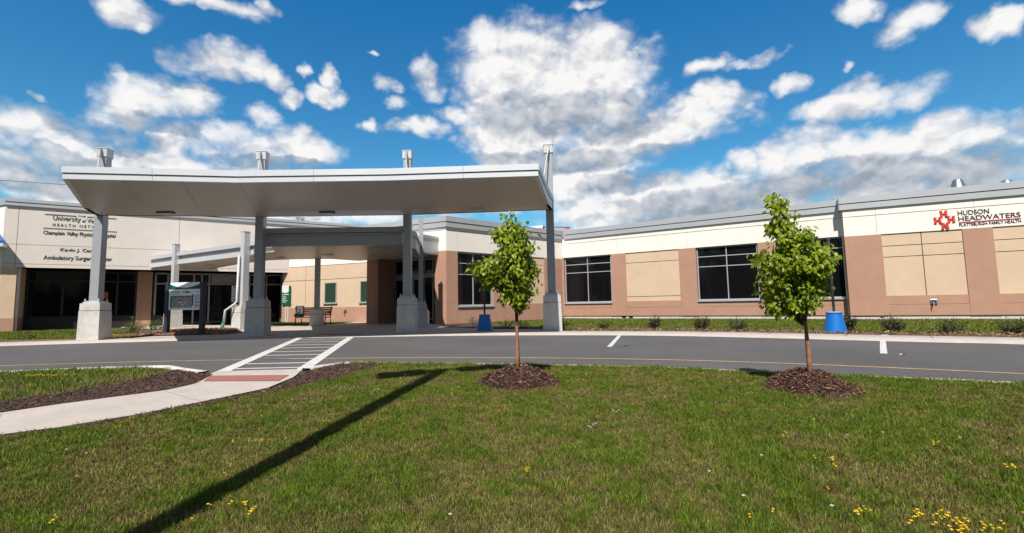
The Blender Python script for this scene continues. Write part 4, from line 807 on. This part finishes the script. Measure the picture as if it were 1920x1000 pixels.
def slabH(w, sc, zc, a, b, N_=False):
    t = a*.26; B_ = [(sc-a/2, sc-a/2+t, .012, .05, zc-b/2, zc+b/2), (sc+a/2-t, sc+a/2, .012, .05, zc-b/2, zc+b/2)]
    for ss_ in (sc-a/2+t/2, sc+a/2-t/2):
        for z_ in ((zc-b/2, zc-b/2+b*.17), (zc+b/2-b*.17, zc+b/2)): B_.append((ss_-t*.82, ss_+t*.82, .012, .048, *z_))
    if not N_: B_.append((sc-a/2+t, sc+a/2-t, .012, .047, zc-b*.11, zc+b*.11))
    mb = MB()
    for q in B_: w.box(mb, *q)
    if N_:
        p = [w.P(sc-a/2, .012, zc+b/2), w.P(sc-a/2+t*1.15, .012, zc+b/2), w.P(sc+a/2, .012, zc-b/2), w.P(sc+a/2-t*1.15, .012, zc-b/2)]; q = [w.P(sc-a/2, .046, zc+b/2), w.P(sc-a/2+t*1.15, .046, zc+b/2), w.P(sc+a/2, .046, zc-b/2), w.P(sc+a/2-t*1.15, .046, zc-b/2)]
        mb.add(p+q, [(0, 1, 2, 3), (7, 6, 5, 4), (0, 4, 5, 1), (1, 5, 6, 2), (2, 6, 7, 3), (3, 7, 4, 0)])
    return mb
for sc, zc, n_ in ((3.36, 4.20, False), (3.155, 3.95, False), (3.575, 3.96, False), (3.37, 3.71, True)): slabH(WA2, sc, zc, .205, .245, n_).build('emblem_letter', 'textred', s3)
text(WA2, 3.79, 4.72, 4.08, 4.27, 'HUDSON', 'textplum', s3, bold=.009); text(WA2, 3.79, 5.60, 3.85, 4.04, 'HEADWATERS', 'textplum', s3, bold=.009)
WA2.one('rule', 'textred', s3, (3.80, 5.60, .012, .03, 3.795, 3.812)); text(WA2, 3.80, 5.60, 3.64, 3.755, 'PLATTSBURGH FAMILY HEALTH', 'textplum', s3, bold=.008)
# green sign by the bench
gs = empty('green_sign', WD.P(0, .1, 1.1), 'green hanging sign with white curved top beside the bench', 'sign')
WD.one('panel', 'green', gs, (-.50, .26, .06, .12, 1.12, 2.34))
mb = MB(); pts = [(-.44, 2.36), (.16, 2.36), (.16, 1.96)]+[(.16-.6*k/8, 1.96-.06*math.sin(math.pi*k/8)*1-.02) for k in range(9)]
v0 = [WD.P(s, .121, z) for s, z in pts]; v1 = [WD.P(s, .135, z) for s, z in pts]; k = len(pts); mb.add(v0+v1, [tuple(range(k)), tuple(range(2*k-1, k-1, -1))]+[(i, (i+1) % k, k+(i+1) % k, k+i) for i in range(k)]); mb.build('white_top', 'signwhite', gs)
WD.one('print', 'signwhite', gs, (-.40, -.36, .12, .126, 1.72, 1.84), (-.30, .16, .12, .126, 1.76, 1.81), (-.42, -.1, .12, .126, 1.63, 1.66), (-.42, .0, .12, .126, 1.54, 1.57), (-.42, -.15, .12, .126, 1.47, 1.50), (-.42, .06, .12, .126, 1.38, 1.41), (-.42, -.04, .12, .126, 1.29, 1.32))
WD.one('post', 'signwhite', gs, (-.18, -.13, .02, .06, 0, 1.2), (.02, .06, .02, .06, 0, 1.2))

# ------------------------------------------------------------------ roof things and wall fittings
def vent(s, n, z, sc, label):
    mb = MB(); c = WA2.P(s, n, z); mb.lathe(c, [(.20*sc, -.4), (.20*sc, .18*sc), (.27*sc, .19*sc), (.28*sc, .27*sc), (.22*sc, .28*sc), (.27*sc, .30*sc), (.28*sc, .36*sc), (.16*sc, .72*sc), (.10*sc, .76*sc)], 28)
    return tag(mb.build('roof_vent', 'galv', smooth=False), label, 'roof vent', 'metal roof vents over the right wing')
vent(4.55, -2.2, 5.15, 1.05, 'tall shiny cone-topped metal roof vent above the red emblem sign'); vent(6.25, -2.6, 4.98, 1.05, 'low rounded metal roof vent near the right edge of the roof')
rh = empty('roof_hatch', (.6, 31.5, 5.0), 'white sloping rooflight on the entrance pavilion roof', 'rooflight')
mb = MB(); mb.add([(-.1, 32, 5.3), (2.0, 31.4, 5.3), (2.1, 31.9, 6.15), (.7, 32.4, 6.1), (-.1, 34, 5.3), (2.2, 34, 5.3), (2.2, 34, 6.0), (.7, 34, 6.0)], [(0, 1, 2, 3), (3, 2, 6, 7), (1, 5, 6, 2), (0, 3, 7, 4), (4, 7, 6, 5)]); mb.build('lid', 'signwhite', rh)
mb = MB(); mb.add([(.95, 31.62, 5.35), (1.93, 31.36, 5.35), (2.0, 31.70, 5.95), (1.5, 31.85, 5.93)], [(0, 1, 2, 3)]); mb.build('louvre', 'black', rh)
rq = empty('rooftop_unit', (3.3, 32.6, 5), 'pale grey mechanical box on the roof behind the rightmost column', 'rooftop unit'); mb = MB(); mb.box((2.95, 32.8, 4.9), (1.8, 1.6, 1.15), .2); mb.build('casing', 'fascia', rq, .02); mb = MB(); mb.box((2.95, 32.8, 6.05), (1.9, 1.7, .04), .2); mb.build('cap', 'steel2', rq)
rp = empty('vent_pipe', (3.6, 31, 4.9), 'thin roof pipe with a small red cap right of the rightmost column', 'vent pipe'); mb = MB(); mb.tube([(3.55, 31, 4.85), (3.55, 31, 5.72)], .035, 8); mb.build('pipe', 'steel2', rp); mb = MB(); mb.box((3.63, 31, 5.72), (.26, .07, .07)); mb.build('cap', 'textred', rp)
ru = empty('roof_light', WL.P(13.6, -1, 6.6), 'small dark floodlight pair on the left wing roof edge', 'floodlight')
mb = MB(); WL.box(mb, 13.5, 13.58, -.6, -.5, 6.6, 6.95); WL.box(mb, 13.8, 13.88, -.6, -.5, 6.6, 6.85); mb.build('bracket', 'steel', ru); mb = MB(); WL.box(mb, 13.4, 13.95, -.62, -.45, 6.85, 6.97); mb.build('lamp_head', 'steel', ru)
for w_, s, z, lb_ in ((WA2, 2.79, .69, 'chrome wall hydrant low on the brown base of the projecting wing'), (WD, 4.85, .66, 'small metal wall hydrant on the brown base behind the columns')):
    h = empty('wall_hydrant', w_.P(s, 0, z), lb_, 'wall hydrant', 'wall hydrants'); w_.one('housing', 'galv', h, (s-.11, s+.11, 0, .04, z-.10, z+.10), bevel=.01); w_.one('recess', 'black', h, (s-.07, s+.05, .04, .046, z-.05, z+.06)); mb = MB(); a = Vector(w_.P(s-.02, .04, z)); b = Vector(w_.P(s-.05, .16, z-.09)); mb.tube([a, a.lerp(b, .6)+Vector((0, 0, .02)), b, b+Vector((0, 0, -.05))], [.03, .028, .022, .02], 8); mb.build('spout', 'galv', h)
# power lines beyond the left wing
for i, (za, zb, ya) in enumerate(((17.5, 16.6, 50), (13.9, 12.4, 50), (11.0, 10.4, 50))):
    mb = MB(); a = Vector((-75, ya, za)); b = Vector((-25, 62, zb)); mb.tube([a.lerp(b, k/16)+Vector((0, 0, -1.2*4*(k/16)*(1-k/16))) for k in range(17)], .03, 5)
    tag(mb.build('power_line', 'black'), ('highest', 'middle', 'lowest')[i]+' of three thin power lines in the sky at far left', 'cable', 'power lines at far left')
# blue roofed structure at the left edge
br = empty('blue_shelter', (-24.2, 21.3, 0), 'corner of a blue metal roofed shelter at the left picture edge', 'shelter')
SA = (-24.72, 23.12); SBp = (-29.8, 19.75); SC = (-30.35, 20.55); SD = (-25.28, 23.92)
mb = MB(); mb.prism([SA, SBp, SC, SD], 4.14, 4.30); mb.build('rim', 'bluerim', br)
q_ = lambda p, z: (p[0], p[1], z)
mb = MB(); mb.add([q_(SA, 4.30), q_(SBp, 4.30), q_(SC, 4.30), q_(SD, 4.30), q_(SA, 4.42), q_(SBp, 4.42), (SC[0], SC[1], 4.95), (SD[0]-.35, SD[1]-.2, 4.95)], [(0, 1, 5, 4), (4, 5, 6, 7), (1, 2, 6, 5), (2, 3, 7, 6), (3, 0, 4, 7), (0, 3, 2, 1)]); mb.build('roof', 'blueroof', br)
mb = MB(); mb.box((-29.6, 20.0, 0), (.18, .18, 4.14)); mb.build('post', 'steel2', br)

# the wood behind the viewer, seen only in the window glass
g = np.random.default_rng(77); V = []; F = []; K = 260
for row, (rr, hh) in enumerate(((62, 0), (60, .55), (66, 1.0), (75, 0))):
    for k in range(K):
        a = math.pi*(1.0+1.0*k/(K-1))*1.0; a = math.radians(165)+math.radians(210)*k/(K-1)
        h_ = 9+3.5*math.sin(k*.21)+2.5*math.sin(k*.57+1)+g.uniform(-1.2, 1.2); r_ = rr+g.uniform(-1.5, 1.5)
        V.append((math.cos(a)*r_, math.sin(a)*r_, -.6+hh*h_))
for r in range(3):
    for k in range(K-1): F.append((r*K+k, r*K+k+1, (r+1)*K+k+1, (r+1)*K+k))
M['woodland'] = mat('woodland', (.035, .055, .018), .9, var=.5, vscale=.6)
tag(npmesh('distant_wood', V, F, 'woodland'), 'dark far-off wood across the car park behind the viewer', 'wood', kind='stuff')
# ------------------------------------------------------------------ main canopy over the drive
mc = empty('drive_canopy', (-6, 14, 0), 'wide pale faceted flat canopy over the drive on four grey columns', 'canopy')
FRt = [(-10.99, 11.52), (-7.05, 12.16), (-3.15, 12.22), (.71, 12.03)]; CRs = [(-12.85, 14.2), (-8.15, 15.1), (-3.6, 15.25), (1.2, 14.95)]; BKs = [(-13.45, 15.35), (-8.45, 16.1), (-3.55, 16.25), (1.40, 15.8)]
def loft(rows, zs, mi=None):
    mb = MB(); n = len(rows[0]); V = []; 
    for r, z in zip(rows, zs): V += [(p[0], p[1], z) for p in r]
    F = [(k*n+i, k*n+i+1, (k+1)*n+i+1, (k+1)*n+i) for k in range(len(rows)-1) for i in range(n-1)]; mb.add(V, F); return mb
def ins(pts, d): return [(p[0]+(d if i == 0 else -d if i == len(pts)-1 else 0), p[1]) for i, p in enumerate(pts)]
sof = loft([[(p[0], p[1]+.02) for p in FRt], CRs, BKs], [4.155, 4.0, 4.0]); sof.build('soffit', 'soffit', mc)
mb = MB(); mb.prism(FRt+BKs[::-1], 4.42, 4.452); mb.build('roof', 'steel2', mc)
# front fascia: two tiers with a reveal
def tiers(pts, zlow, parent, ztop=4.46, dy=1.0):
    lo = MB(); up = MB(); rv = MB()
    for (p, q, za, zb) in pts:
        p = Vector(p); q = Vector(q); t = (q-p).normalized(); n = Vector((t.y, -t.x))*dy
        for m_, o0, a0, a1, b0, b1 in ((lo, .0, za, 4.285, zb, 4.285), (rv, -.03, 4.285, 4.303, 4.285, 4.303), (up, .03, 4.303, ztop, 4.303, ztop)):
            a = p+n*o0; b = q+n*o0; c = q-n*.1; d = p-n*.1
            m_.hexa([(a.x, a.y, a0), (b.x, b.y, b0), (c.x, c.y, b0), (d.x, d.y, a0), (a.x, a.y, a1), (b.x, b.y, b1), (c.x, c.y, b1), (d.x, d.y, a1)])
    return lo, up, rv
segs = []
def split(p, q, za, zb, k):
    for i in range(k):
        a = Vector(p).lerp(Vector(q), i/k); b = Vector(p).lerp(Vector(q), (i+1)/k); t = (b-a).normalized()*.004
        segs.append((a+t if i else a, b-t if i < k-1 else b, za+(zb-za)*i/k, za+(zb-za)*(i+1)/k))
split(FRt[0], FRt[1], 4.15, 4.15, 2); split(FRt[1], FRt[2], 4.15, 4.15, 2); split(FRt[2], FRt[3], 4.15, 4.15, 2)
split(FRt[3], CRs[3], 4.15, 4.0, 1); split(CRs[3], BKs[3], 4.0, 4.0, 1); split(CRs[0], FRt[0], 4.0, 4.15, 1); split(BKs[0], CRs[0], 4.0, 4.0, 1)
for a, b in ((3, 2), (2, 1), (1, 0)): split(BKs[a], BKs[b], 4.0, 4.0, 1)
lo, up, rv = tiers(segs, 0, mc); lo.build('lower_fascia', 'cfascia', mc); up.build('upper_fascia', 'cfascia', mc); rv.build('fascia_reveal', 'dark', mc)
# seams in the soffit
mb = MB()
for i in (1, 2):
    a = Vector((*FRt[i], 4.15)); b = Vector((*CRs[i], 3.996)); c = Vector((*BKs[i], 3.996)); e = Vector((.012, 0, 0)); dn = Vector((0, 0, -.004))
    mb.add([a-e+dn, a+e+dn, b+e+dn, b-e+dn, c+e+dn, c-e+dn], [(0, 1, 2, 3), (3, 2, 4, 5)])
for p, q in zip(CRs[:-1], CRs[1:]): mb.add([(p[0], p[1]-.008, 3.997), (q[0], q[1]-.008, 3.997), (q[0], q[1]+.008, 3.996), (p[0], p[1]+.008, 3.996)], [(0, 1, 2, 3)])
mb.build('soffit_seam', 'steel2', mc)
mb = MB()
for f_ in (.2, .4, .6, .8):
    L1 = [(a[0]*(1-f_)+b[0]*f_, a[1]*(1-f_)+b[1]*f_) for a, b in zip(FRt, CRs)]; zf_ = 4.155-.155*f_-.004
    for p, q in zip(L1[:-1], L1[1:]): mb.add([(p[0], p[1]-.006, zf_), (q[0], q[1]-.006, zf_), (q[0], q[1]+.006, zf_), (p[0], p[1]+.006, zf_)], [(0, 1, 2, 3)])
for i in range(3):
    for k in (1, 2):
        a = Vector(FRt[i]).lerp(Vector(FRt[i+1]), k/3); b = Vector(CRs[i]).lerp(Vector(CRs[i+1]), k/3); mb.add([(a.x-.006, a.y, 4.147), (a.x+.006, a.y, 4.147), (b.x+.006, b.y, 3.995), (b.x-.006, b.y, 3.995)], [(0, 1, 2, 3)])
mb.build('panel_joints', 'seam', mc)
for x, y in ((-10.95, 15.0), (-6.0, 15.45), (-1.1, 15.4)):
    mb = MB(); mb.box((x, y, 3.955), (.46, .22, .04)); f = mb.build('light_fixture', 'steel2' if x > -3 else 'black', mc); mb = MB(); mb.box((x, y, 3.945), (.40, .16, .012)); mb.build('diffuser', 'lamp', f)
def pedestal(x, y, w_, h, rz, parent, z0=0.0, m='conc'):
    mb = MB(); mb.box((x, y, z0), (w_+.02, w_+.02, h-.24), rz, top=.955); mb.box((x, y, z0+h-.24), (w_*.93, w_*.93, .012), rz, 1); mb.box((x, y, z0+h-.228), (w_*.96, w_*.96, .228), rz, top=.985)
    p = mb.build('pedestal', [m, 'dark'], parent, .012)
    mb = MB(); mb.box((x, y, z0+h), (w_*.78, w_*.78, .045), rz, 1); mb.box((x, y, z0+h+.045), (w_*.64, w_*.64, .03), rz); 
    ca, sa = math.cos(rz), math.sin(rz)
    for i in (-1, 1):
        for j in (-1, 1): u, v = i*w_*.32, j*w_*.32; mb.lathe((x+u*ca-v*sa, y+u*sa+v*ca, z0+h+.04), [(.022, 0), (.022, .09), (.012, .10)], 8)
    mb.build('base_plate', 'steel2', p)
COLS = [(-13.42, 15.5, R(9)), (-8.5, 16.1, R(6)), (-3.56, 16.3, R(1)), (1.30, 15.95, R(-4))]
for i, (x, y, rz) in enumerate(COLS):
    c = empty('canopy_column', (x, y, 0), ('leftmost sunlit', 'shaded second', 'shaded third', 'rightmost')[i]+' grey steel column of the drive canopy on its concrete pedestal', 'column', 'columns of the drive canopy', rz)
    pedestal(x, y, .60, 1.16, rz, c)
    mb = MB(); ca, sa = math.cos(rz), math.sin(rz)
    def loc(u, v): return (x+u*ca-v*sa, y+u*sa+v*ca)
    mb.box((x, y, 1.22), (.26, .28, 4.74), rz); mb.build('shaft', 'steel', c, .008)
    mb = MB(); mb.box((x, y, 5.96), (.31, .34, .27), rz); mb.box((x, y, 6.23), (.34, .37, .02), rz); mb.build('head', 'steel2', c, .006)
    mb = MB(); q = loc(0, -.20); mb.box((q[0], q[1], 6.0), (.05, .10, .2), rz); mb.build('bracket', 'steel', c)
    f = Vector((-.10 if i else .30, -2.9)); f = {0: Vector((-13.02, 14.7)), 1: Vector((-8.25, 15.3)), 2: Vector((-3.45, 15.5)), 3: Vector((.98, 15.1))}[i]
    a = Vector((*loc(0, -.24), 6.08)); b = Vector((f.x, f.y, 4.45)); mb = MB(); mb.tube([a, b], .022, 8); mb.build('tie_rod', 'steel2', c, smooth=True)
    mb = MB(); mb.tube([a+Vector((0, 0, .02)), a.lerp(b, .12)], [.045, .03], 8); mb.build('clevis', 'steel', c)
# ------------------------------------------------------------------ lower canopies by the doors
ec = empty('entry_canopy', (-6.5, 20, 0), 'lower grey canopy in shade linking the drive canopy to the sliding doors', 'canopy')
EP = [(-8.5, 16.45), (-6.65, 16.5), (-3.82, 16.62), (-3.62, 18.0), (-4.2, 22.3), (-3.62, 23.38), (-8.25, 25.7), (-9.3, 24.4), (-12.0, 24.3), (-11.9, 21.7), (-10.4, 20.9)]
mb = MB(); mb.prism(EP, 3.37, 3.40); mb.build('soffit', 'soffit', ec)
mb = MB(); mb.prism([(p[0]*.995-.02, p[1]+.02) for p in EP], 3.58, 3.61); mb.build('roof', 'steel', ec)
def band(poly, idx, z0, z1, m, name, parent, th=.10, out=0.0):
    mb = MB()
    for i in idx:
        p = Vector(poly[i]); q = Vector(poly[(i+1) % len(poly)]); t = (q-p).normalized(); n = Vector((t.y, -t.x)); a = p+n*out; b = q+n*out; c = q-n*th; d = p-n*th
        mb.hexa([(a.x, a.y, z0), (b.x, b.y, z0), (c.x, c.y, z0), (d.x, d.y, z0), (a.x, a.y, z1), (b.x, b.y, z1), (c.x, c.y, z1), (d.x, d.y, z1)])
    return mb.build(name, m, parent)
band(EP, (0, 1, 2, 3), 3.03, 3.46, 'steel', 'lower_fascia', ec); band(EP, (0, 1, 2, 3), 3.48, 3.66, 'steel', 'upper_fascia', ec, out=.04); band(EP, (4,), 3.42, 4.10, 'fascia', 'wall_fascia', ec); band(EP, (4,), 4.12, 4.25, 'fascia', 'wall_fascia', ec, out=.04)
band(EP, (0, 1, 2, 3), 3.46, 3.48, 'dark', 'fascia_reveal', ec, out=-.03)
for x, y in ((-8.6, 22.3), (-5.9, 20.2), (-4.6, 23.9), (-6.9, 24.3)):
    mb = MB(); mb.box((x, y, 3.335), (.5, .22, .035), .3); f = mb.build('light_fixture', 'steel2', ec); mb = MB(); mb.box((x, y, 3.326), (.42, .15, .01), .3); mb.build('diffuser', 'lamp', f)
def small_col(x, y, rz, ztop, h, pw, lb_, cw=.20, grp='columns of the lower canopies', m='steel', pm='conc'):
    c = empty('canopy_column', (x, y, 0), lb_, 'column', grp, rz); pedestal(x, y, pw, h, rz, c, m=pm); mb = MB(); mb.box((x, y, h+.06), (cw, cw, ztop-h-.06), rz); mb.build('shaft', m, c, .006); mb = MB(); mb.box((x, y, ztop), (cw+.03, cw+.03, .03), rz); mb.build('cap', 'steel2', c); return c
small_col(-9.75, 24.0, .3, 3.42, .80, .62, 'dark column standing beside the bench under the entry canopy', .26)
small_col(-4.0, 21.0, .2, 4.82, 1.0, .5, 'slim tall grey column behind the third pedestal, rising past the entry canopy corner', .20)
# walkway canopy
wc = empty('walkway_canopy', (-16, 25.5, 0), 'sloping pale walkway canopy reaching from the drive to the left wing entrance', 'canopy')
WP = [(-20.35, 26.9), (-17.8, 25.35), (-12.2, 22.15), (-10.1, 20.95), (-10.1, 24.3), (-12.4, 24.4), (-14.6, 25.8), (-18.0, 28.5)]
WZ = [3.32, 3.34, 3.38, 3.40, 3.40, 3.38, 3.36, 3.32]
mb = MB(); mb.prism([Vector(p) for p in WP], WZ, [z+.03 for z in WZ]); mb.build('soffit', 'soffit', wc)
mb = MB(); mb.prism([Vector(p) for p in WP], [z+.5 for z in WZ], [z+.52 for z in WZ]); mb.build('roof', 'steel2', wc)
def zband(idx, off0, off1, out, th, m, name):
    mb = MB()
    for i in idx:
        j = (i+1) % len(WP); p = Vector(WP[i]); q = Vector(WP[j]); t = (q-p).normalized(); n = Vector((t.y, -t.x)); a = p+n*out; b = q+n*out; c = q-n*th; d = p-n*th; z, y = WZ[i], WZ[j]
        mb.hexa([(a.x, a.y, z+off0), (b.x, b.y, y+off0), (c.x, c.y, y+off0), (d.x, d.y, z+off0), (a.x, a.y, z+off1), (b.x, b.y, y+off1), (c.x, c.y, y+off1), (d.x, d.y, z+off1)])
    return mb.build(name, m, wc)
zband((0, 1, 2), -.02, .21, .06, .1, 'cfascia', 'lower_fascia'); zband((0, 1, 2), .21, .42, -.06, .12, 'steel', 'fascia_reveal'); zband((0, 1, 2), .42, .60, .10, .1, 'steel2', 'gutter')
zband((4, 5, 6), -.02, .52, .0, .1, 'steel', 'rear_fascia')
for x, y in ((-16.6, 26.2), (-13.6, 24.2), (-11.2, 23.2)):
    mb = MB(); mb.box((x, y, 3.30), (.5, .22, .03), -.5); f = mb.build('light_fixture', 'steel', wc); mb = MB(); mb.box((x, y, 3.292), (.42, .15, .008), -.5); mb.build('diffuser', 'lamp', f)
dp = [(-12.42, 21.72, 3.35), (-12.44, 21.70, 1.25), (-12.52, 21.62, 1.1), (-12.80, 21.45, .85), (-12.84, 21.42, .25)]
small_col(-17.75, 25.2, -.5, 4.35, .98, .62, 'white-based column of the walkway canopy behind the directory sign', .26, m='steel2', pm='kerb')
c_ = small_col(-12.25, 21.9, -.5, 4.42, .98, .66, 'tall walkway canopy column with a white downpipe, left of the second drive column', .28, m='steel2')
mb = MB(); mb.tube(dp, .05, 10); mb.build('downpipe', 'steel2', c_, smooth=True); mb = MB(); mb.tube([(-12.84, 21.42, .30), (-12.90, 21.38, .0)], .07, 10); mb.build('drain_boot', 'pipegreen', c_, smooth=True)
small_col(-14.4, 25.7, -.5, 4.05, .9, .55, 'rear walkway canopy column in shade behind the downpipe column', .24)
fl = empty('floodlight', WL.P(12.2, .1, 4.9), 'small dark wall floodlight high on the left wing beside the second column', 'floodlight'); WL.one('housing', 'pole', fl, (11.25, 11.5, .05, .3, 4.75, 4.95)); WL.one('bracket', 'steel', fl, (11.33, 11.42, 0, .05, 4.78, 4.9))

# ------------------------------------------------------------------ directory sign
ds = empty('directory_sign', (-12.0, 17.6, 0), 'directory board with a grey site map between two navy posts', 'sign')
WS = Wall((-12.72, 17.75), 98)
for s in (.0, 1.44): WS.one('post', 'signnavy', ds, (s-.07, s+.07, -.08, .08, -.05, 1.93), bevel=.01)
WS.one('board', 'signblue', ds, (.07, 1.37, -.04, .04, .90, 1.66)); WS.one('header', 'green', ds, (.07, 1.37, -.045, .045, 1.66, 1.86))
mb = MB(); pts = [(.12, 1.91), (1.32, 1.91)]+[(1.32-1.20*k/10, 1.84-.13*math.sin(math.pi*k/10)) for k in range(11)]; v0 = [WS.P(s, .046, z) for s, z in pts]; v1 = [WS.P(s, .056, z) for s, z in pts]; k = len(pts); mb.add(v0+v1, [tuple(range(k)), tuple(range(2*k-1, k-1, -1))]+[(i, (i+1) % k, k+(i+1) % k, k+i) for i in range(k)]); mb.build('header_curve', 'signblue', ds)
WS.one('map', 'mapgrey', ds, (.16, 1.04, .04, .048, .98, 1.42)); WS.one('map_verge', 'green', ds, (.16, .98, .048, .052, 1.40, 1.37), (.15, .20, .048, .053, .98, 1.38)); WS.one('map_key', 'signnavy', ds, (1.04, 1.08, .04, .05, 1.05, 1.48), *[(1.14, 1.14+w_, .04, .048, .98+.055*i, 1.0+.055*i) for i, w_ in enumerate((.16, .2, .12, .18, .22, .14, .2, .16, .2))])
WS.one('map_building', 'textred', ds, (.50, .58, .048, .054, 1.22, 1.29)); WS.one('map_building', 'signwhite', ds, (.48, .64, .048, .052, 1.16, 1.20), (.76, .79, .048, .052, 1.12, 1.22), (.60, .72, .048, .052, 1.08, 1.10))
WS.one('print', 'signnavy', ds, (.2, .52, .04, .047, 1.54, 1.57), (.16, .56, .04, .047, 1.465, 1.475), (.72, .88, .04, .047, 1.56, 1.59), (.72, .96, .04, .047, 1.52, 1.545), (1.22, 1.30, .04, .047, 1.55, 1.57)); WS.one('emblem', 'textred', ds, (.63, .68, .04, .048, 1.53, 1.58))

# ------------------------------------------------------------------ bench with a bag
bn = empty('bench', (-10.5, 24.9, 0), 'dark slatted park bench on black iron legs behind the plaza', 'bench', rz=R(-8))
WBn = Wall((-11.2, 25.0), 96)
WBn.one('seat', 'wood', bn, *[(0, 1.7, -.28+.12*k, -.19+.12*k, .40, .43) for k in range(4)])
mb = MB()
for k in range(5):
    z = .50+.09*k; n0 = -.34-.03*k; WBn.box(mb, 0.0, 1.7, n0-.012, n0+.012, z, z+.065)
mb.build('backrest', 'wood', bn)
for s in (.05, 1.65):
    mb = MB(); P3 = lambda n, z: Vector(WBn.P(s, n, z)); mb.tube([P3(.22, 0), P3(.20, .25), P3(.16, .42)], .028, 6); mb.tube([P3(-.44, 0), P3(-.36, .22), P3(-.33, .45), P3(-.46, .95)], .028, 6); mb.tube([P3(-.33, .41), P3(.20, .41)], .024, 6); mb.build('leg', 'iron', bn, smooth=True)
    mb = MB(); mb.tube([P3(-.38, .66), P3(-.1, .66), P3(.16, .62), P3(.19, .42)], .022, 6); mb.build('armrest', 'iron', bn, smooth=True)
bg_ = empty('printed_bag', (-11.3, 24.9, .45), 'colourful printed bag standing upright on the left end of the bench', 'bag')
WBn.one('body', 'signwhite', bg_, (-.12, .30, -.16, -.02, .60, .98), bevel=.03); WBn.one('green_base', 'green', bg_, (-.16, .32, -.17, 0, .44, .60), bevel=.03); WBn.one('yellow_trim', 'yellow', bg_, (.28, .33, -.15, -.03, .55, 1.0), (-.1, .3, -.14, -.04, .98, 1.01)); WBn.one('print', 'textgreen', bg_, (-.05, .0, -.02, -.012, .7, .95), (.06, .18, -.02, -.012, .66, .72), (.08, .22, -.02, -.012, .8, .84)); WBn.one('print', 'orange', bg_, (-.1, -.02, -.02, -.01, .8, .95))
# ------------------------------------------------------------------ blue based posts
def bpost(x, y, sc, lb_):
    p = empty('weighted_post', (x, y, 0), lb_, 'post', 'posts in blue tapered bases'); mb = MB(); mb.lathe((x, y, 0), [(.27*sc, 0), (.275*sc, .02), (.262*sc, .06), (.178*sc, .485*sc), (.19*sc, .495*sc), (.19*sc, .525*sc), (.175*sc, .53*sc)], 36); mb.build('base', 'blue', p, smooth=False)
    mb = MB(); mb.lathe((x, y, .53*sc), [(.16*sc, -.01), (.16*sc, .006), (.02, .012)], 36); mb.build('lid', 'bluerim', p); mb = MB(); mb.tube([(x, y, .5), (x, y, 2.45)], .033, 10); mb.build('pole', 'pole', p, smooth=True); mb = MB(); mb.lathe((x, y, 2.45), [(.04, -.02), (.04, .02), (.015, .05)], 12); mb.build('cap', 'pole', p)
bpost(-.98, 16.7, 1.05, 'dark blue post base in shade left of the rightmost canopy pedestal'); bpost(8.45, 12.72, 1.0, 'bright blue sunlit tapered post base before the projecting wing')
# ash urn by the doors
au = empty('ash_urn', (-3.9, 22.2, 0), 'grey metal ash urn in shade beside the entrance pilaster', 'ash urn'); mb = MB(); mb.lathe((-3.95, 21.9, 0), [(.13, 0), (.15, .02), (.15, .62), (.12, .68)], 20); mb.build('body', 'galv', au); mb = MB(); mb.lathe((-3.95, 21.9, .68), [(.12, 0), (.05, .06), (.04, .12)], 16); mb.build('lid', 'galv', au)
# street lamp just outside the picture whose shadow crosses the lawn
sl_ = empty('street_lamp', (-2.27, .83, -.4), 'tall square street lamp beside the camera casting its shadow over the lawn', 'street lamp')
mb = MB(); mb.box((-2.27, .83, -.45), (.205, .205, 7.95), R(-12)); mb.build('pole', 'pole', sl_); mb = MB()
for sgn in (-1, 1):
    c = Vector((-2.27, .83))+Vector((math.cos(R(18)), math.sin(R(18))))*sgn*.55; mb.box((c.x, c.y, 7.42), (.62, .36, .14), R(18))
mb.build('lamp_head', 'pole', sl_); mb = MB(); mb.box((-2.27, .83, 7.46), (.6, .08, .08), R(18)); mb.build('arm', 'pole', sl_)
for o in [x for x in bpy.data.objects if x.parent is not None and x.type == 'EMPTY']: pass
